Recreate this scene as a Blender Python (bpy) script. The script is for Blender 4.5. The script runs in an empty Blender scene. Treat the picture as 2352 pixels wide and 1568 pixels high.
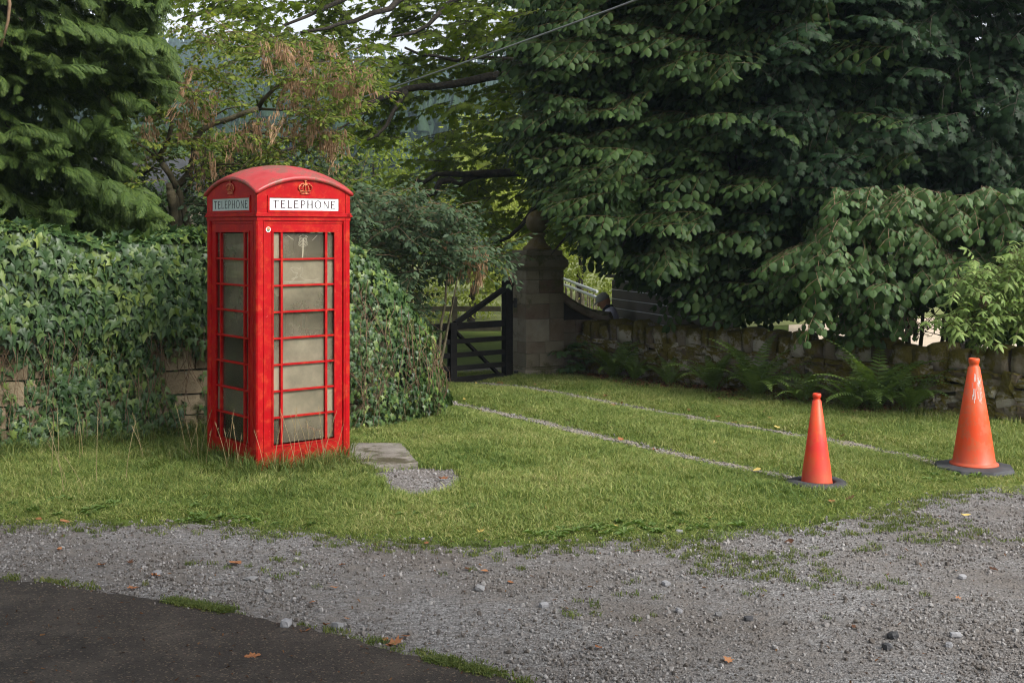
import bpy, bmesh, math, random
import numpy as np
from mathutils import Vector, Matrix, Euler, noise

SC = bpy.context.scene
COL = SC.collection
R = math.radians
F, CX, HY, CAMZ = 2822.0, 1176.0, 530.6, 2.0      # lens and horizon of the photograph (in 2352 px wide units)

# ------------------------------------------------------------------ camera, sky, sun, exposure
cam_d = bpy.data.cameras.new('camera'); cam = bpy.data.objects.new('camera', cam_d); COL.objects.link(cam)
cam.location = (0, 0, CAMZ); cam.rotation_euler = (R(90), 0, 0)
cam_d.sensor_width = 36.0; cam_d.lens = 43.2; cam_d.shift_y = -0.1078
cam_d.clip_start = 0.1; cam_d.clip_end = 3000
SC.camera = cam

SUN_DIR = Vector((0.80, -0.60, 0.90)).normalized()
world = bpy.data.worlds.new('World'); SC.world = world; world.use_nodes = True
nt = world.node_tree; nt.nodes.clear()
sky = nt.nodes.new('ShaderNodeTexSky'); sky.sky_type = 'NISHITA'; sky.sun_disc = False
sky.sun_elevation = math.asin(SUN_DIR.z); sky.sun_rotation = math.atan2(SUN_DIR.x, SUN_DIR.y)
sky.air_density = 1.0; sky.dust_density = 4.0; sky.ozone_density = 1.0
hsv = nt.nodes.new('ShaderNodeHueSaturation'); hsv.inputs['Saturation'].default_value = 0.14
bg = nt.nodes.new('ShaderNodeBackground'); bg.inputs['Strength'].default_value = 0.10
wo = nt.nodes.new('ShaderNodeOutputWorld')
nt.links.new(sky.outputs[0], hsv.inputs['Color']); nt.links.new(hsv.outputs[0], bg.inputs[0]); nt.links.new(bg.outputs[0], wo.inputs[0])

sun_d = bpy.data.lights.new('sun', 'SUN'); sun_d.energy = 1.5; sun_d.angle = R(26); sun_d.color = (1.0, 0.95, 0.87)
sun = bpy.data.objects.new('sun', sun_d); COL.objects.link(sun); sun.location = (8, -8, 14)
sun.rotation_euler = (-SUN_DIR).to_track_quat('-Z', 'Y').to_euler()

SC.view_settings.view_transform = 'Standard'; SC.view_settings.look = 'None'
SC.view_settings.exposure = 1.5; SC.view_settings.gamma = 1.0; SC.view_settings.use_curve_mapping = False
SC.render.engine = 'CYCLES'
cy = SC.cycles
cy.use_denoising = True; cy.max_bounces = 7; cy.diffuse_bounces = 4; cy.glossy_bounces = 2; cy.transmission_bounces = 4
cy.transparent_max_bounces = 12; cy.caustics_reflective = False; cy.caustics_refractive = False
cy.use_adaptive_sampling = True; cy.adaptive_threshold = 0.006; cy.filter_width = 1.1; cy.sample_clamp_indirect = 6.0

RNG = np.random.default_rng(7)
random.seed(11)

# ------------------------------------------------------------------ small helpers
def W(px, py, y):                      # point at depth y seen at a pixel of the photograph
    return Vector(((px - CX) / F * y, y, CAMZ - (py - HY) / F * y))
def G(px, py):                         # ground point seen at a pixel
    y = F * CAMZ / (py - HY)
    return Vector(((px - CX) / F * y, y, 0.0))

def tag(o, label=None, cat=None, group=None, kind=None):
    if label: o['label'] = label
    if cat: o['category'] = cat
    if group: o['group'] = group
    if kind: o['kind'] = kind
    return o
def link(o, parent=None):
    COL.objects.link(o)
    if parent is not None: o.parent = parent
    return o
def empty(name, loc, label, cat, rz=0.0, group=None):
    o = bpy.data.objects.new(name, None); o.location = loc; o.rotation_euler = (0, 0, rz); o.empty_display_size = 0.2
    link(o); return tag(o, label, cat, group)

class MB:
    """collects shapes; build() links them as one mesh object"""
    def __init__(s): s.v = []; s.f = []
    def add(s, vs, fs):
        b = len(s.v); s.v.extend([tuple(v) for v in vs]); s.f.extend([tuple(i + b for i in f) for f in fs]); return s
    def box(s, x0, x1, y0, y1, z0, z1, M=None):
        vs = [(x0,y0,z0),(x1,y0,z0),(x1,y1,z0),(x0,y1,z0),(x0,y0,z1),(x1,y0,z1),(x1,y1,z1),(x0,y1,z1)]
        if M is not None: vs = [M @ Vector(v) for v in vs]
        return s.add(vs, [(0,3,2,1),(4,5,6,7),(0,1,5,4),(1,2,6,5),(2,3,7,6),(3,0,4,7)])
    def bar(s, a, b, w, h, up=(0,0,1)):
        a = Vector(a); b = Vector(b); d = (b-a).normalized(); u = Vector(up); r = d.cross(u).normalized(); u = r.cross(d)
        vs = []
        for p in (a, b):
            for i, j in ((-1,-1),(1,-1),(1,1),(-1,1)): vs.append(p + r*(w/2*i) + u*(h/2*j))
        return s.add(vs, [(0,3,2,1),(4,5,6,7),(0,1,5,4),(1,2,6,5),(2,3,7,6),(3,0,4,7)])
    def tube(s, pts, rad, n=8, cap=True):
        pts = [Vector(p) for p in pts]
        rads = rad if isinstance(rad, (list, tuple)) else [rad]*len(pts)
        vs = []; fs = []; ref = None
        for i, p in enumerate(pts):
            d = (pts[min(i+1,len(pts)-1)] - pts[max(i-1,0)]).normalized()
            if ref is None: ref = Vector((0,0,1)) if abs(d.z) < .9 else Vector((1,0,0))
            r = d.cross(ref)
            if r.length < 1e-4: r = d.orthogonal()
            r.normalize(); u = r.cross(d).normalized(); ref = u
            for k in range(n):
                a = 2*math.pi*k/n; vs.append(p + (r*math.cos(a) + u*math.sin(a))*rads[i])
        for i in range(len(pts)-1):
            for k in range(n):
                a = i*n+k; b = i*n+(k+1)%n; fs.append((a, b, b+n, a+n))
        if cap: fs.append(tuple(range(n))[::-1]); fs.append(tuple(range((len(pts)-1)*n, len(pts)*n)))
        return s.add(vs, fs)
    def lathe(s, prof, n=24, c=(0,0,0), M=None):
        vs = []; fs = []
        for r, z in prof:
            for k in range(n):
                a = 2*math.pi*k/n; v = Vector((c[0]+r*math.cos(a), c[1]+r*math.sin(a), c[2]+z)); vs.append(M @ v if M is not None else v)
        for i in range(len(prof)-1):
            for k in range(n):
                a = i*n+k; b = i*n+(k+1)%n; fs.append((a, b, b+n, a+n))
        fs.append(tuple(range(n))[::-1]); fs.append(tuple(range((len(prof)-1)*n, len(prof)*n)))
        return s.add(vs, fs)
    def prism(s, poly, y0, y1, M=None):            # polygon in x,z extruded along y
        n = len(poly); vs = [(x, y0, z) for x, z in poly] + [(x, y1, z) for x, z in poly]
        if M is not None: vs = [M @ Vector(v) for v in vs]
        fs = [tuple(range(n)), tuple(range(2*n-1, n-1, -1))] + [(i, i+n, (i+1)%n+n, (i+1)%n) for i in range(n)]
        return s.add(vs, fs)
    def mesh(s, name, m=None, smooth=False):
        me = bpy.data.meshes.new(name); me.from_pydata(s.v, [], s.f); me.validate(); me.update()
        if m: me.materials.append(m)
        if smooth: me.polygons.foreach_set('use_smooth', [True]*len(me.polygons))
        return me
    def build(s, name, m=None, parent=None, smooth=False, bevel=0.0, loc=None):
        o = bpy.data.objects.new(name, s.mesh(name, m, smooth)); link(o, parent)
        if loc is not None: o.location = loc
        if bevel:
            bv = o.modifiers.new('edge', 'BEVEL'); bv.width = bevel; bv.segments = 2; bv.limit_method = 'ANGLE'; bv.angle_limit = R(40)
        return o

def np_mesh(name, V, Tri, m=None, smooth=False):
    me = bpy.data.meshes.new(name)
    V = np.ascontiguousarray(V, dtype=np.float32); Tri = np.ascontiguousarray(Tri, dtype=np.int32)
    me.vertices.add(len(V)); me.vertices.foreach_set('co', V.ravel())
    k = Tri.shape[1]
    me.loops.add(Tri.size); me.loops.foreach_set('vertex_index', Tri.ravel())
    me.polygons.add(len(Tri)); me.polygons.foreach_set('loop_start', np.arange(0, Tri.size, k, dtype=np.int32))
    me.polygons.foreach_set('loop_total', np.full(len(Tri), k, dtype=np.int32))
    if smooth: me.polygons.foreach_set('use_smooth', np.ones(len(Tri), dtype=bool))
    if m: me.materials.append(m)
    me.update(calc_edges=True); me.validate()
    return me

# ------------------------------------------------------------------ materials
def _nodes(name):
    m = bpy.data.materials.new(name); m.use_nodes = True; t = m.node_tree; t.nodes.clear()
    out = t.nodes.new('ShaderNodeOutputMaterial'); return m, t, out
def _n(t, typ, **kw):
    n = t.nodes.new(typ)
    for k, v in kw.items():
        if k in n.inputs: n.inputs[k].default_value = v
        else: setattr(n, k, v)
    return n
def rgba(c): return (c[0], c[1], c[2], 1.0)
def ramp(t, fac, stops):
    r = t.nodes.new('ShaderNodeValToRGB'); e = r.color_ramp.elements
    e[0].position = stops[0][0]; e[0].color = rgba(stops[0][1])
    e[1].position = stops[-1][0]; e[1].color = rgba(stops[-1][1])
    for p, c in stops[1:-1]:
        x = e.new(p); x.color = rgba(c)
    t.links.new(fac, r.inputs[0]); return r.outputs[0]
def mixc(t, fac, a, b, mode='MIX'):
    m = t.nodes.new('ShaderNodeMix'); m.data_type = 'RGBA'; m.blend_type = mode
    for v, i in ((fac, 0), (a, 6), (b, 7)):
        if hasattr(v, 'is_output'): t.links.new(v, m.inputs[i])
        else: m.inputs[i].default_value = v if i == 0 else rgba(v)
    return m.outputs[2]
def math_(t, op, a, b=None, c=None):
    m = t.nodes.new('ShaderNodeMath'); m.operation = op
    for v, i in ((a, 0), (b, 1), (c, 2)):
        if v is None: continue
        if hasattr(v, 'is_output'): t.links.new(v, m.inputs[i])
        else: m.inputs[i].default_value = v
    return m.outputs[0]
def tex(t, co, scale, detail=4, rough=.55, kind='noise'):
    if kind == 'noise':
        n = _n(t, 'ShaderNodeTexNoise', Scale=scale, Detail=detail, Roughness=rough); o = n.outputs['Fac']
    else:
        n = _n(t, 'ShaderNodeTexVoronoi', Scale=scale); o = n.outputs['Distance']
    t.links.new(co, n.inputs['Vector']); return o
def coords(t, obj=False):
    if obj:
        return t.nodes.new('ShaderNodeTexCoord').outputs['Object']
    return t.nodes.new('ShaderNodeNewGeometry').outputs['Position']
def objrand(t): return t.nodes.new('ShaderNodeObjectInfo').outputs['Random']
def bump(t, h, strength, dist):
    b = _n(t, 'ShaderNodeBump', Strength=strength, Distance=dist); t.links.new(h, b.inputs['Height']); return b.outputs[0]
def princ(t, out, col, rough=.6, spec=.5, nrm=None, metal=0.0, coat=0.0):
    p = t.nodes.new('ShaderNodeBsdfPrincipled')
    for v, k in ((col, 'Base Color'), (rough, 'Roughness'), (spec, 'Specular IOR Level'), (metal, 'Metallic'), (coat, 'Coat Weight')):
        if hasattr(v, 'is_output'): t.links.new(v, p.inputs[k])
        else: p.inputs[k].default_value = rgba(v) if k == 'Base Color' else v
    if nrm is not None: t.links.new(nrm, p.inputs['Normal'])
    if out is not None: t.links.new(p.outputs[0], out.inputs[0])
    return p

def simple(name, c1, c2, scale=6, rough=.7, bs=.3, bd=.01, bscale=None, spec=.4, rnd=0.0, stops=None, obj=False):
    m, t, o = _nodes(name); co = coords(t, obj)
    f = tex(t, co, scale)
    if rnd:
        f = math_(t, 'ADD', math_(t, 'MULTIPLY', f, 1-rnd), math_(t, 'MULTIPLY', objrand(t), rnd))
    col = ramp(t, f, stops or [(.3, c1), (.7, c2)])
    nr = bump(t, tex(t, co, bscale or scale*4, 5), bs, bd) if bs else None
    princ(t, o, col, rough, spec, nr); return m

def leaf_mat(name, stops, transl=.3, rough=.5, spec=.35, nscale=.9, nw=.45, tcol=(1.25, 1.3, .55)):
    """leaf colours picked per leaf, drifting slowly through the crown; part of the light passes through"""
    m, t, o = _nodes(name); geo = t.nodes.new('ShaderNodeNewGeometry')
    r = math_(t, 'FRACT', math_(t, 'ADD', geo.outputs['Random Per Island'], objrand(t)))
    n = tex(t, geo.outputs['Position'], nscale, 2)
    f = math_(t, 'ADD', math_(t, 'MULTIPLY', r, 1-nw), math_(t, 'MULTIPLY', n, nw))
    col = ramp(t, f, stops)
    p = princ(t, None, col, rough, spec)
    tr = t.nodes.new('ShaderNodeBsdfTranslucent'); t.links.new(mixc(t, 1.0, col, tcol, 'MULTIPLY'), tr.inputs[0])
    mx = t.nodes.new('ShaderNodeMixShader'); mx.inputs[0].default_value = transl
    t.links.new(p.outputs[0], mx.inputs[1]); t.links.new(tr.outputs[0], mx.inputs[2]); t.links.new(mx.outputs[0], o.inputs[0])
    return m

# red paint of the telephone box: sun-faded, chalky patches and chips
def paint_red():
    m, t, o = _nodes('weathered_red_paint'); co = coords(t)
    big = tex(t, co, 5, 5, .65); fine = tex(t, co, 48, 4, .65); mid = tex(t, co, 15, 6, .72)
    col = ramp(t, big, [(.32, (.26, .0010, .003)), (.55, (.34, .0014, .0045)), (.75, (.35, .009, .006))])
    fade = ramp(t, mid, [(.50, (0,)*3), (.66, (.62,)*3)])
    col = mixc(t, fade, col, (.46, .045, .014))
    chip = math_(t, 'GREATER_THAN', fine, .665)
    col = mixc(t, math_(t, 'MULTIPLY', chip, .5), col, (.50, .11, .09))
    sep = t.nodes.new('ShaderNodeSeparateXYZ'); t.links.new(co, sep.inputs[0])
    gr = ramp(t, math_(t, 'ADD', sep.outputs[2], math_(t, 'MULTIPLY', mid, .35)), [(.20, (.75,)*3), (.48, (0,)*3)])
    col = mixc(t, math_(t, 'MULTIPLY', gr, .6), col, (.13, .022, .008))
    nr = bump(t, math_(t, 'ADD', mid, math_(t, 'MULTIPLY', fine, .4)), .22, .004)
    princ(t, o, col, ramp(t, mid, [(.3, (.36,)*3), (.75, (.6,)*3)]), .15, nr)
    return m
def paint_roof():
    m, t, o = _nodes('faded_red_roof_paint'); co = coords(t)
    big = tex(t, co, 4, 5, .65); mid = tex(t, co, 16, 6, .75); fine = tex(t, co, 60, 4)
    col = ramp(t, big, [(.3, (.30, .010, .012)), (.7, (.38, .05, .05))])
    moss = math_(t, 'GREATER_THAN', math_(t, 'ADD', math_(t, 'MULTIPLY', tex(t, co, 45, 6, .8), .6), math_(t, 'MULTIPLY', big, .8)), .73)
    col = mixc(t, math_(t, 'MULTIPLY', moss, .85), col, (.16, .055, .035))
    princ(t, o, col, .42, .5, bump(t, math_(t, 'ADD', mid, fine), .3, .004)); return m
def glass_dirty():
    m, t, o = _nodes('dirty_frosted_glass'); co = coords(t)
    n1 = tex(t, co, 1.7, 2, .5); n2 = tex(t, co, 14, 4, .6)
    f = math_(t, 'ADD', math_(t, 'ADD', math_(t, 'MULTIPLY', n1, .55), math_(t, 'MULTIPLY', n2, .15)), math_(t, 'MULTIPLY', objrand(t), .30))
    col = ramp(t, f, [(.3, (.14, .125, .095)), (.7, (.52, .46, .33))])
    d = t.nodes.new('ShaderNodeBsdfDiffuse'); t.links.new(col, d.inputs[0])
    tl = t.nodes.new('ShaderNodeBsdfTranslucent'); t.links.new(col, tl.inputs[0])
    tp = t.nodes.new('ShaderNodeBsdfTransparent'); tp.inputs[0].default_value = (.78, .80, .72, 1)
    a1 = t.nodes.new('ShaderNodeMixShader'); a1.inputs[0].default_value = .4
    t.links.new(d.outputs[0], a1.inputs[1]); t.links.new(tl.outputs[0], a1.inputs[2])
    a2 = t.nodes.new('ShaderNodeMixShader'); t.links.new(ramp(t, f, [(.25, (.12,)*3), (.7, (.80,)*3)]), a2.inputs[0])
    t.links.new(tp.outputs[0], a2.inputs[1]); t.links.new(a1.outputs[0], a2.inputs[2])
    g = t.nodes.new('ShaderNodeBsdfGlossy'); g.inputs['Roughness'].default_value = .06
    fr = t.nodes.new('ShaderNodeFresnel'); fr.inputs[0].default_value = 1.45
    a3 = t.nodes.new('ShaderNodeMixShader'); t.links.new(fr.outputs[0], a3.inputs[0])
    t.links.new(a2.outputs[0], a3.inputs[1]); t.links.new(g.outputs[0], a3.inputs[2]); t.links.new(a3.outputs[0], o.inputs[0])
    return m
def mossy_stone(name, base, moss, amount=.5, rnd=.5, scale=9):
    m, t, o = _nodes(name); geo = t.nodes.new('ShaderNodeNewGeometry'); co = geo.outputs['Position']
    n1 = tex(t, co, scale, 6, .65); n2 = tex(t, co, scale*5, 5, .7)
    f = math_(t, 'ADD', math_(t, 'MULTIPLY', n1, 1-rnd), math_(t, 'MULTIPLY', objrand(t), rnd))
    col = ramp(t, f, base)
    lich = math_(t, 'GREATER_THAN', tex(t, co, scale*2.2, 6, .7), .64)
    col = mixc(t, math_(t, 'MULTIPLY', lich, .55), col, (.20, .20, .18))
    sep = t.nodes.new('ShaderNodeSeparateXYZ'); t.links.new(geo.outputs['Normal'], sep.inputs[0])
    mm = math_(t, 'ADD', tex(t, co, scale*.55, 6, .72), math_(t, 'MULTIPLY', sep.outputs[2], .16))
    msk = ramp(t, mm, [(.62-.2*amount, (0,)*3), (.72-.2*amount, (1,)*3)])
    mcol = ramp(t, n2, [(.3, moss[0]), (.7, moss[1])])
    col = mixc(t, msk, col, mcol)
    princ(t, o, col, .92, .2, bump(t, math_(t, 'ADD', n2, n1), .8, .02)); return m

M_RED = paint_red(); M_ROOF = paint_roof(); M_GLASS = glass_dirty()
M_WHITE = simple('white_opal_glass', (.74, .80, .82), (.82, .86, .88), 8, .25, 0)
M_GREYSIGN = simple('dull_grey_opal_glass', (.36, .44, .44), (.46, .54, .53), 8, .25, 0)
M_LETTER = simple('dark_maroon_lettering', (.035, .012, .018), (.05, .016, .022), 30, .5, 0)
M_LETTERB = simple('black_lettering', (.01, .012, .014), (.018, .02, .022), 30, .5, 0)
M_CROWN = simple('worn_gold_and_red_paint', (.40, .012, .012), (.55, .22, .09), 60, .45, .3, .002, 120, stops=[(.40, (.40, .010, .010)), (.58, (.58, .23, .09))])
M_DARKIN = simple('dark_inside_board', (.035, .035, .033), (.06, .058, .05), 6, .6, 0)
M_STKW = simple('sticker_white', (.75, .75, .72), (.8, .8, .78), 8, .5, 0)
M_STKG = simple('sticker_green', (.05, .14, .06), (.06, .18, .08), 8, .5, 0)
M_STKO = simple('sticker_orange', (.6, .12, .03), (.65, .16, .04), 8, .5, 0)
M_ETCH = simple('scratched_glass', (.24, .22, .16), (.34, .31, .23), 30, .8, 0)
M_PAPER = simple('notice_paper', (.5, .52, .5), (.62, .63, .6), 14, .7, 0)
M_BARK = simple('dark_bark', (.012, .010, .008), (.045, .037, .026), 14, .95, .9, .03, 30)
M_BARKG = simple('grey_green_bark', (.045, .04, .022), (.13, .11, .065), 10, .9, .6, .02, 26)
M_TWIG = simple('thin_brown_twigs', (.10, .06, .035), (.20, .13, .075), 20, .85, 0)
M_TWIGD = simple('dark_twigs', (.02, .016, .011), (.05, .04, .026), 20, .9, 0)
M_TWIGO = simple('tan_leaf_stalks', (.055, .038, .016), (.13, .085, .032), 20, .8, 0)
M_GATE = simple('black_painted_timber', (.004, .004, .004), (.011, .010, .009), 18, .8, .5, .004, 60, spec=.12)
M_IRON = simple('black_iron', (.006, .006, .006), (.014, .013, .012), 30, .5, .2, .002)
M_OLDWOOD = simple('grey_old_timber', (.10, .085, .055), (.20, .17, .11), 9, .85, .4, .006)
# ------------------------------------------------------------------ ground, gravel, road
def m_ground():
    m, t, o = _nodes('soil_and_turf'); co = coords(t)
    n = tex(t, co, 1.3, 4); f = tex(t, co, 40, 5, .7)
    col = ramp(t, math_(t, 'ADD', math_(t, 'MULTIPLY', n, .5), math_(t, 'MULTIPLY', f, .5)), [(.35, (.045, .062, .016)), (.55, (.085, .12, .024)), (.7, (.14, .15, .045))])
    princ(t, o, col, .95, .1, bump(t, f, .7, .03)); return m
def m_gravel():
    m, t, o = _nodes('compacted_gravel'); co = coords(t)
    v = _n(t, 'ShaderNodeTexVoronoi', Scale=55.0); t.links.new(co, v.inputs['Vector'])
    v2 = _n(t, 'ShaderNodeTexVoronoi', Scale=120.0); t.links.new(co, v2.inputs['Vector'])
    big = tex(t, co, .9, 5, .6); mid = tex(t, co, 7, 5, .65)
    sep = t.nodes.new('ShaderNodeSeparateColor'); t.links.new(v.outputs['Color'], sep.inputs[0])
    sep2 = t.nodes.new('ShaderNodeSeparateColor'); t.links.new(v2.outputs['Color'], sep2.inputs[0])
    rock = ramp(t, math_(t, 'ADD', math_(t, 'MULTIPLY', sep.outputs[0], .5), math_(t, 'MULTIPLY', sep2.outputs[1], .5)), [(.15, (.080, .075, .073)), (.5, (.155, .150, .149)), (.85, (.265, .262, .263))])
    dirt = ramp(t, mid, [(.3, (.075, .064, .056)), (.7, (.165, .149, .137))])
    k = ramp(t, math_(t, 'ADD', math_(t, 'MULTIPLY', big, .62), math_(t, 'MULTIPLY', mid, .38)), [(.42, (0,)*3), (.60, (1,)*3)])
    col = mixc(t, k, rock, dirt)
    h = math_(t, 'ADD', math_(t, 'MULTIPLY', v.outputs['Distance'], -1.0), math_(t, 'MULTIPLY', v2.outputs['Distance'], -.5))
    princ(t, o, col, .9, .25, bump(t, h, .8, .012)); return m
def m_asphalt():
    m, t, o = _nodes('old_asphalt'); co = coords(t)
    big = tex(t, co, 1.6, 5, .6); fine = tex(t, co, 190, 3, .6); mid = tex(t, co, 34, 5, .7)
    v = _n(t, 'ShaderNodeTexVoronoi', Scale=120.0); t.links.new(co, v.inputs['Vector'])
    sep = t.nodes.new('ShaderNodeSeparateColor'); t.links.new(v.outputs['Color'], sep.inputs[0])
    col = ramp(t, math_(t, 'ADD', math_(t, 'MULTIPLY', big, .55), math_(t, 'MULTIPLY', mid, .45)), [(.35, (.020, .016, .013)), (.55, (.036, .029, .024)), (.72, (.078, .062, .050))])
    wear = ramp(t, tex(t, co, 1.1, 7, .72), [(.50, (0,)*3), (.64, (.55,)*3)]); col = mixc(t, wear, col, (.085, .070, .056))
    vc = _n(t, 'ShaderNodeTexVoronoi', Scale=1.3, feature='DISTANCE_TO_EDGE'); wob = _n(t, 'ShaderNodeTexNoise', Scale=4.0); t.links.new(co, wob.inputs['Vector'])
    vm = t.nodes.new('ShaderNodeVectorMath'); vm.operation = 'ADD'; t.links.new(co, vm.inputs[0]); t.links.new(wob.outputs['Color'], vm.inputs[1]); t.links.new(vm.outputs[0], vc.inputs['Vector'])
    crack = math_(t, 'LESS_THAN', vc.outputs['Distance'], .006); col = mixc(t, math_(t, 'MULTIPLY', crack, .7), col, (.008, .007, .006))
    chip = math_(t, 'GREATER_THAN', sep.outputs[0], .93)
    col = mixc(t, math_(t, 'MULTIPLY', chip, .6), col, (.15, .115, .08))
    spk = math_(t, 'LESS_THAN', sep.outputs[1], .10)
    col = mixc(t, math_(t, 'MULTIPLY', spk, .7), col, (.012, .011, .010))
    princ(t, o, col, .82, .3, bump(t, math_(t, 'ADD', fine, math_(t, 'MULTIPLY', v.outputs['Distance'], .8)), .7, .006)); return m
M_SOIL, M_GRAVEL, M_ASPH = m_ground(), m_gravel(), m_asphalt()
M_TRACK = simple('worn_gritty_track', (.13,.105,.075), (.30,.27,.225), 30, .95, .7, .01, 70)
M_YARD = simple('pale_sandy_yard', (.42, .34, .25), (.52, .43, .33), 2, .9, .2, .01)
M_MEADOW = simple('far_meadow', (.10, .12, .03), (.17, .19, .06), .6, .95, 0)

def hgt(x, y):                                     # ground level: flat in front, a dip behind the dry stone wall
    d = max(0.0, (x + y - 18.9))                   # distance behind the wall line
    a = min(1.0, d/0.8); a = a*a*(3-2*a)
    g = math.exp(-((x-2.0)/1.15)**2 - ((y-19.3)/2.1)**2)
    return -0.66*a*min(1.0, g*1.25)
def axis(lo, hi, near_lo, near_hi, fine, coarse_n):
    a = list(np.linspace(lo, near_lo, coarse_n, endpoint=False)) + list(np.arange(near_lo, near_hi, fine)) + list(np.linspace(near_hi, hi, coarse_n))
    return a
xs = axis(-420, 420, -8, 9, .5, 12); ys = axis(-60, 560, 2, 26, .5, 12)
mb = MB()
for y in ys:
    for x in xs: mb.v.append((x, y, hgt(x, y)))
nx = len(xs)
for j in range(len(ys)-1):
    for i in range(nx-1): mb.f.append((j*nx+i, j*nx+i+1, (j+1)*nx+i+1, (j+1)*nx+i))
tag(mb.build('ground', M_SOIL, smooth=True), kind='structure')

def ragged(pts, amp, step=.04, seed=0.0, freq=3.0):
    out = []
    for a, b in zip(pts[:-1], pts[1:]):
        n = max(1, int((b-a).length/step))
        for i in range(n):
            p = a.lerp(b, i/n); q = Vector((p.x*freq, p.y*freq, seed))
            out.append((p.x + amp*noise.noise(q)+amp*.5*noise.noise(q*4.3), p.y + amp*noise.noise(q+Vector((7.1,3.3,0)))+amp*.5*noise.noise(q*4.1+Vector((5,5,0)))))
    out.append((pts[-1].x, pts[-1].y)); return out
def sheet(name, outline, z, m, thick=0.0):
    bm = bmesh.new(); vs = [bm.verts.new((x, y, z)) for x, y in outline]
    f = bm.faces.new(vs)
    if f.normal.z < 0: f.normal_flip()
    bm.normal_update()
    if f.normal.z < 0: bmesh.ops.reverse_faces(bm, faces=[f])
    if thick:
        r = bmesh.ops.extrude_face_region(bm, geom=[f])
        bmesh.ops.translate(bm, verts=[v for v in r['geom'] if isinstance(v, bmesh.types.BMVert)], vec=(0,0,0))
        for v in vs: v.co.z = z-thick
    bmesh.ops.triangulate(bm, faces=bm.faces[:])
    me = bpy.data.meshes.new(name); bm.to_mesh(me); bm.free(); me.materials.append(m)
    o = bpy.data.objects.new(name, me); link(o); tag(o, kind='structure'); return o

GRASS_EDGE_PX = [(-400,1196),(-100,1206),(120,1203),(300,1207),(500,1207),(620,1216),(720,1228),(850,1243),(980,1250),(1100,1257),(1220,1254),(1350,1246),(1500,1235),(1620,1226),(1750,1216),(1880,1203),(1960,1190),(2040,1168),(2120,1146),(2230,1128),(2352,1112),(2600,1100)]
EDGE = [G(*p) for p in GRASS_EDGE_PX]
edge_r = ragged(EDGE, .07, seed=1.0)
sheet('gravel_verge', edge_r + [(12, 9.5), (12, -3), (-10, -3), (-10, 8.45)], .004, M_GRAVEL)
ROAD_PX = [(-500,1290),(-200,1315),(0,1335),(150,1351),(300,1374),(430,1396),(560,1420),(700,1447),(800,1470),(920,1505),(1050,1540),(1170,1570),(1300,1610),(1500,1680)]
ROAD = [G(*p) for p in ROAD_PX]
road_r = ragged(ROAD, .034, .025, seed=5.0, freq=8)
sheet('road', road_r + [(2.5, -3), (-10, -3), (-10, 7.5)], .016, M_ASPH, .012)

# two wheel tracks of gravel leading through the gateway
TR_A = [(940,868),(1010,872),(1075,879),(1200,889),(1300,906),(1400,925),(1500,944),(1600,962),(1700,979),(1800,995),(1900,1012),(2000,1030),(2120,1054),(2250,1086)]
TR_B = [(900,902),(960,912),(1030,925),(1150,950),(1300,985),(1450,1020),(1600,1055),(1700,1075),(1750,1085),(1850,1104)]
TRACKS = []
for pts_px, w0, sd in ((TR_A, .17, 2.0), (TR_B, .16, 9.0)):
    pts = [G(*p) for p in pts_px]; L = []; Rr = []
    for i, p in enumerate(pts):
        d = (pts[min(i+1,len(pts)-1)] - pts[max(i-1,0)]).normalized(); n = Vector((-d.y, d.x, 0))
        w = w0*(.3 if i in (0, len(pts)-1) else (.55, 1.1, .7)[i % 3])
        L.append(p+n*w*.5); Rr.append(p-n*w*.5)
    TRACKS.append((pts, w0))
    sheet('gravel_track', ragged(L, .10, .05, sd, 2.6) + ragged(Rr, .10, .05, sd+3, 2.6)[::-1], .006, M_TRACK)
sheet('gravel_patch', ragged([G(985,846),G(1090,843),G(1165,846),G(1190,862),G(1100,866),G(960,862),G(985,846)], .05, .06, 3.0)[:-1], .007, M_GRAVEL)
# worn gravel hollow beside the step of the telephone box
HOLLOW = [G(850,1086),G(962,1076),G(1040,1080),G(1072,1100),G(1045,1127),G(960,1143),G(895,1126),G(850,1086)]
sheet('gravel_hollow', ragged(HOLLOW, .03, .03, 4.0, 7)[:-1], .008, M_GRAVEL)
sheet('yard', [(4.6, 20.5), (16, 17), (22, 30), (7, 31)], .006, M_YARD)
sheet('meadow', [(-14, 24), (4, 25), (30, 40), (40, 90), (-40, 90), (-25, 40)], .008, M_MEADOW)
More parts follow.
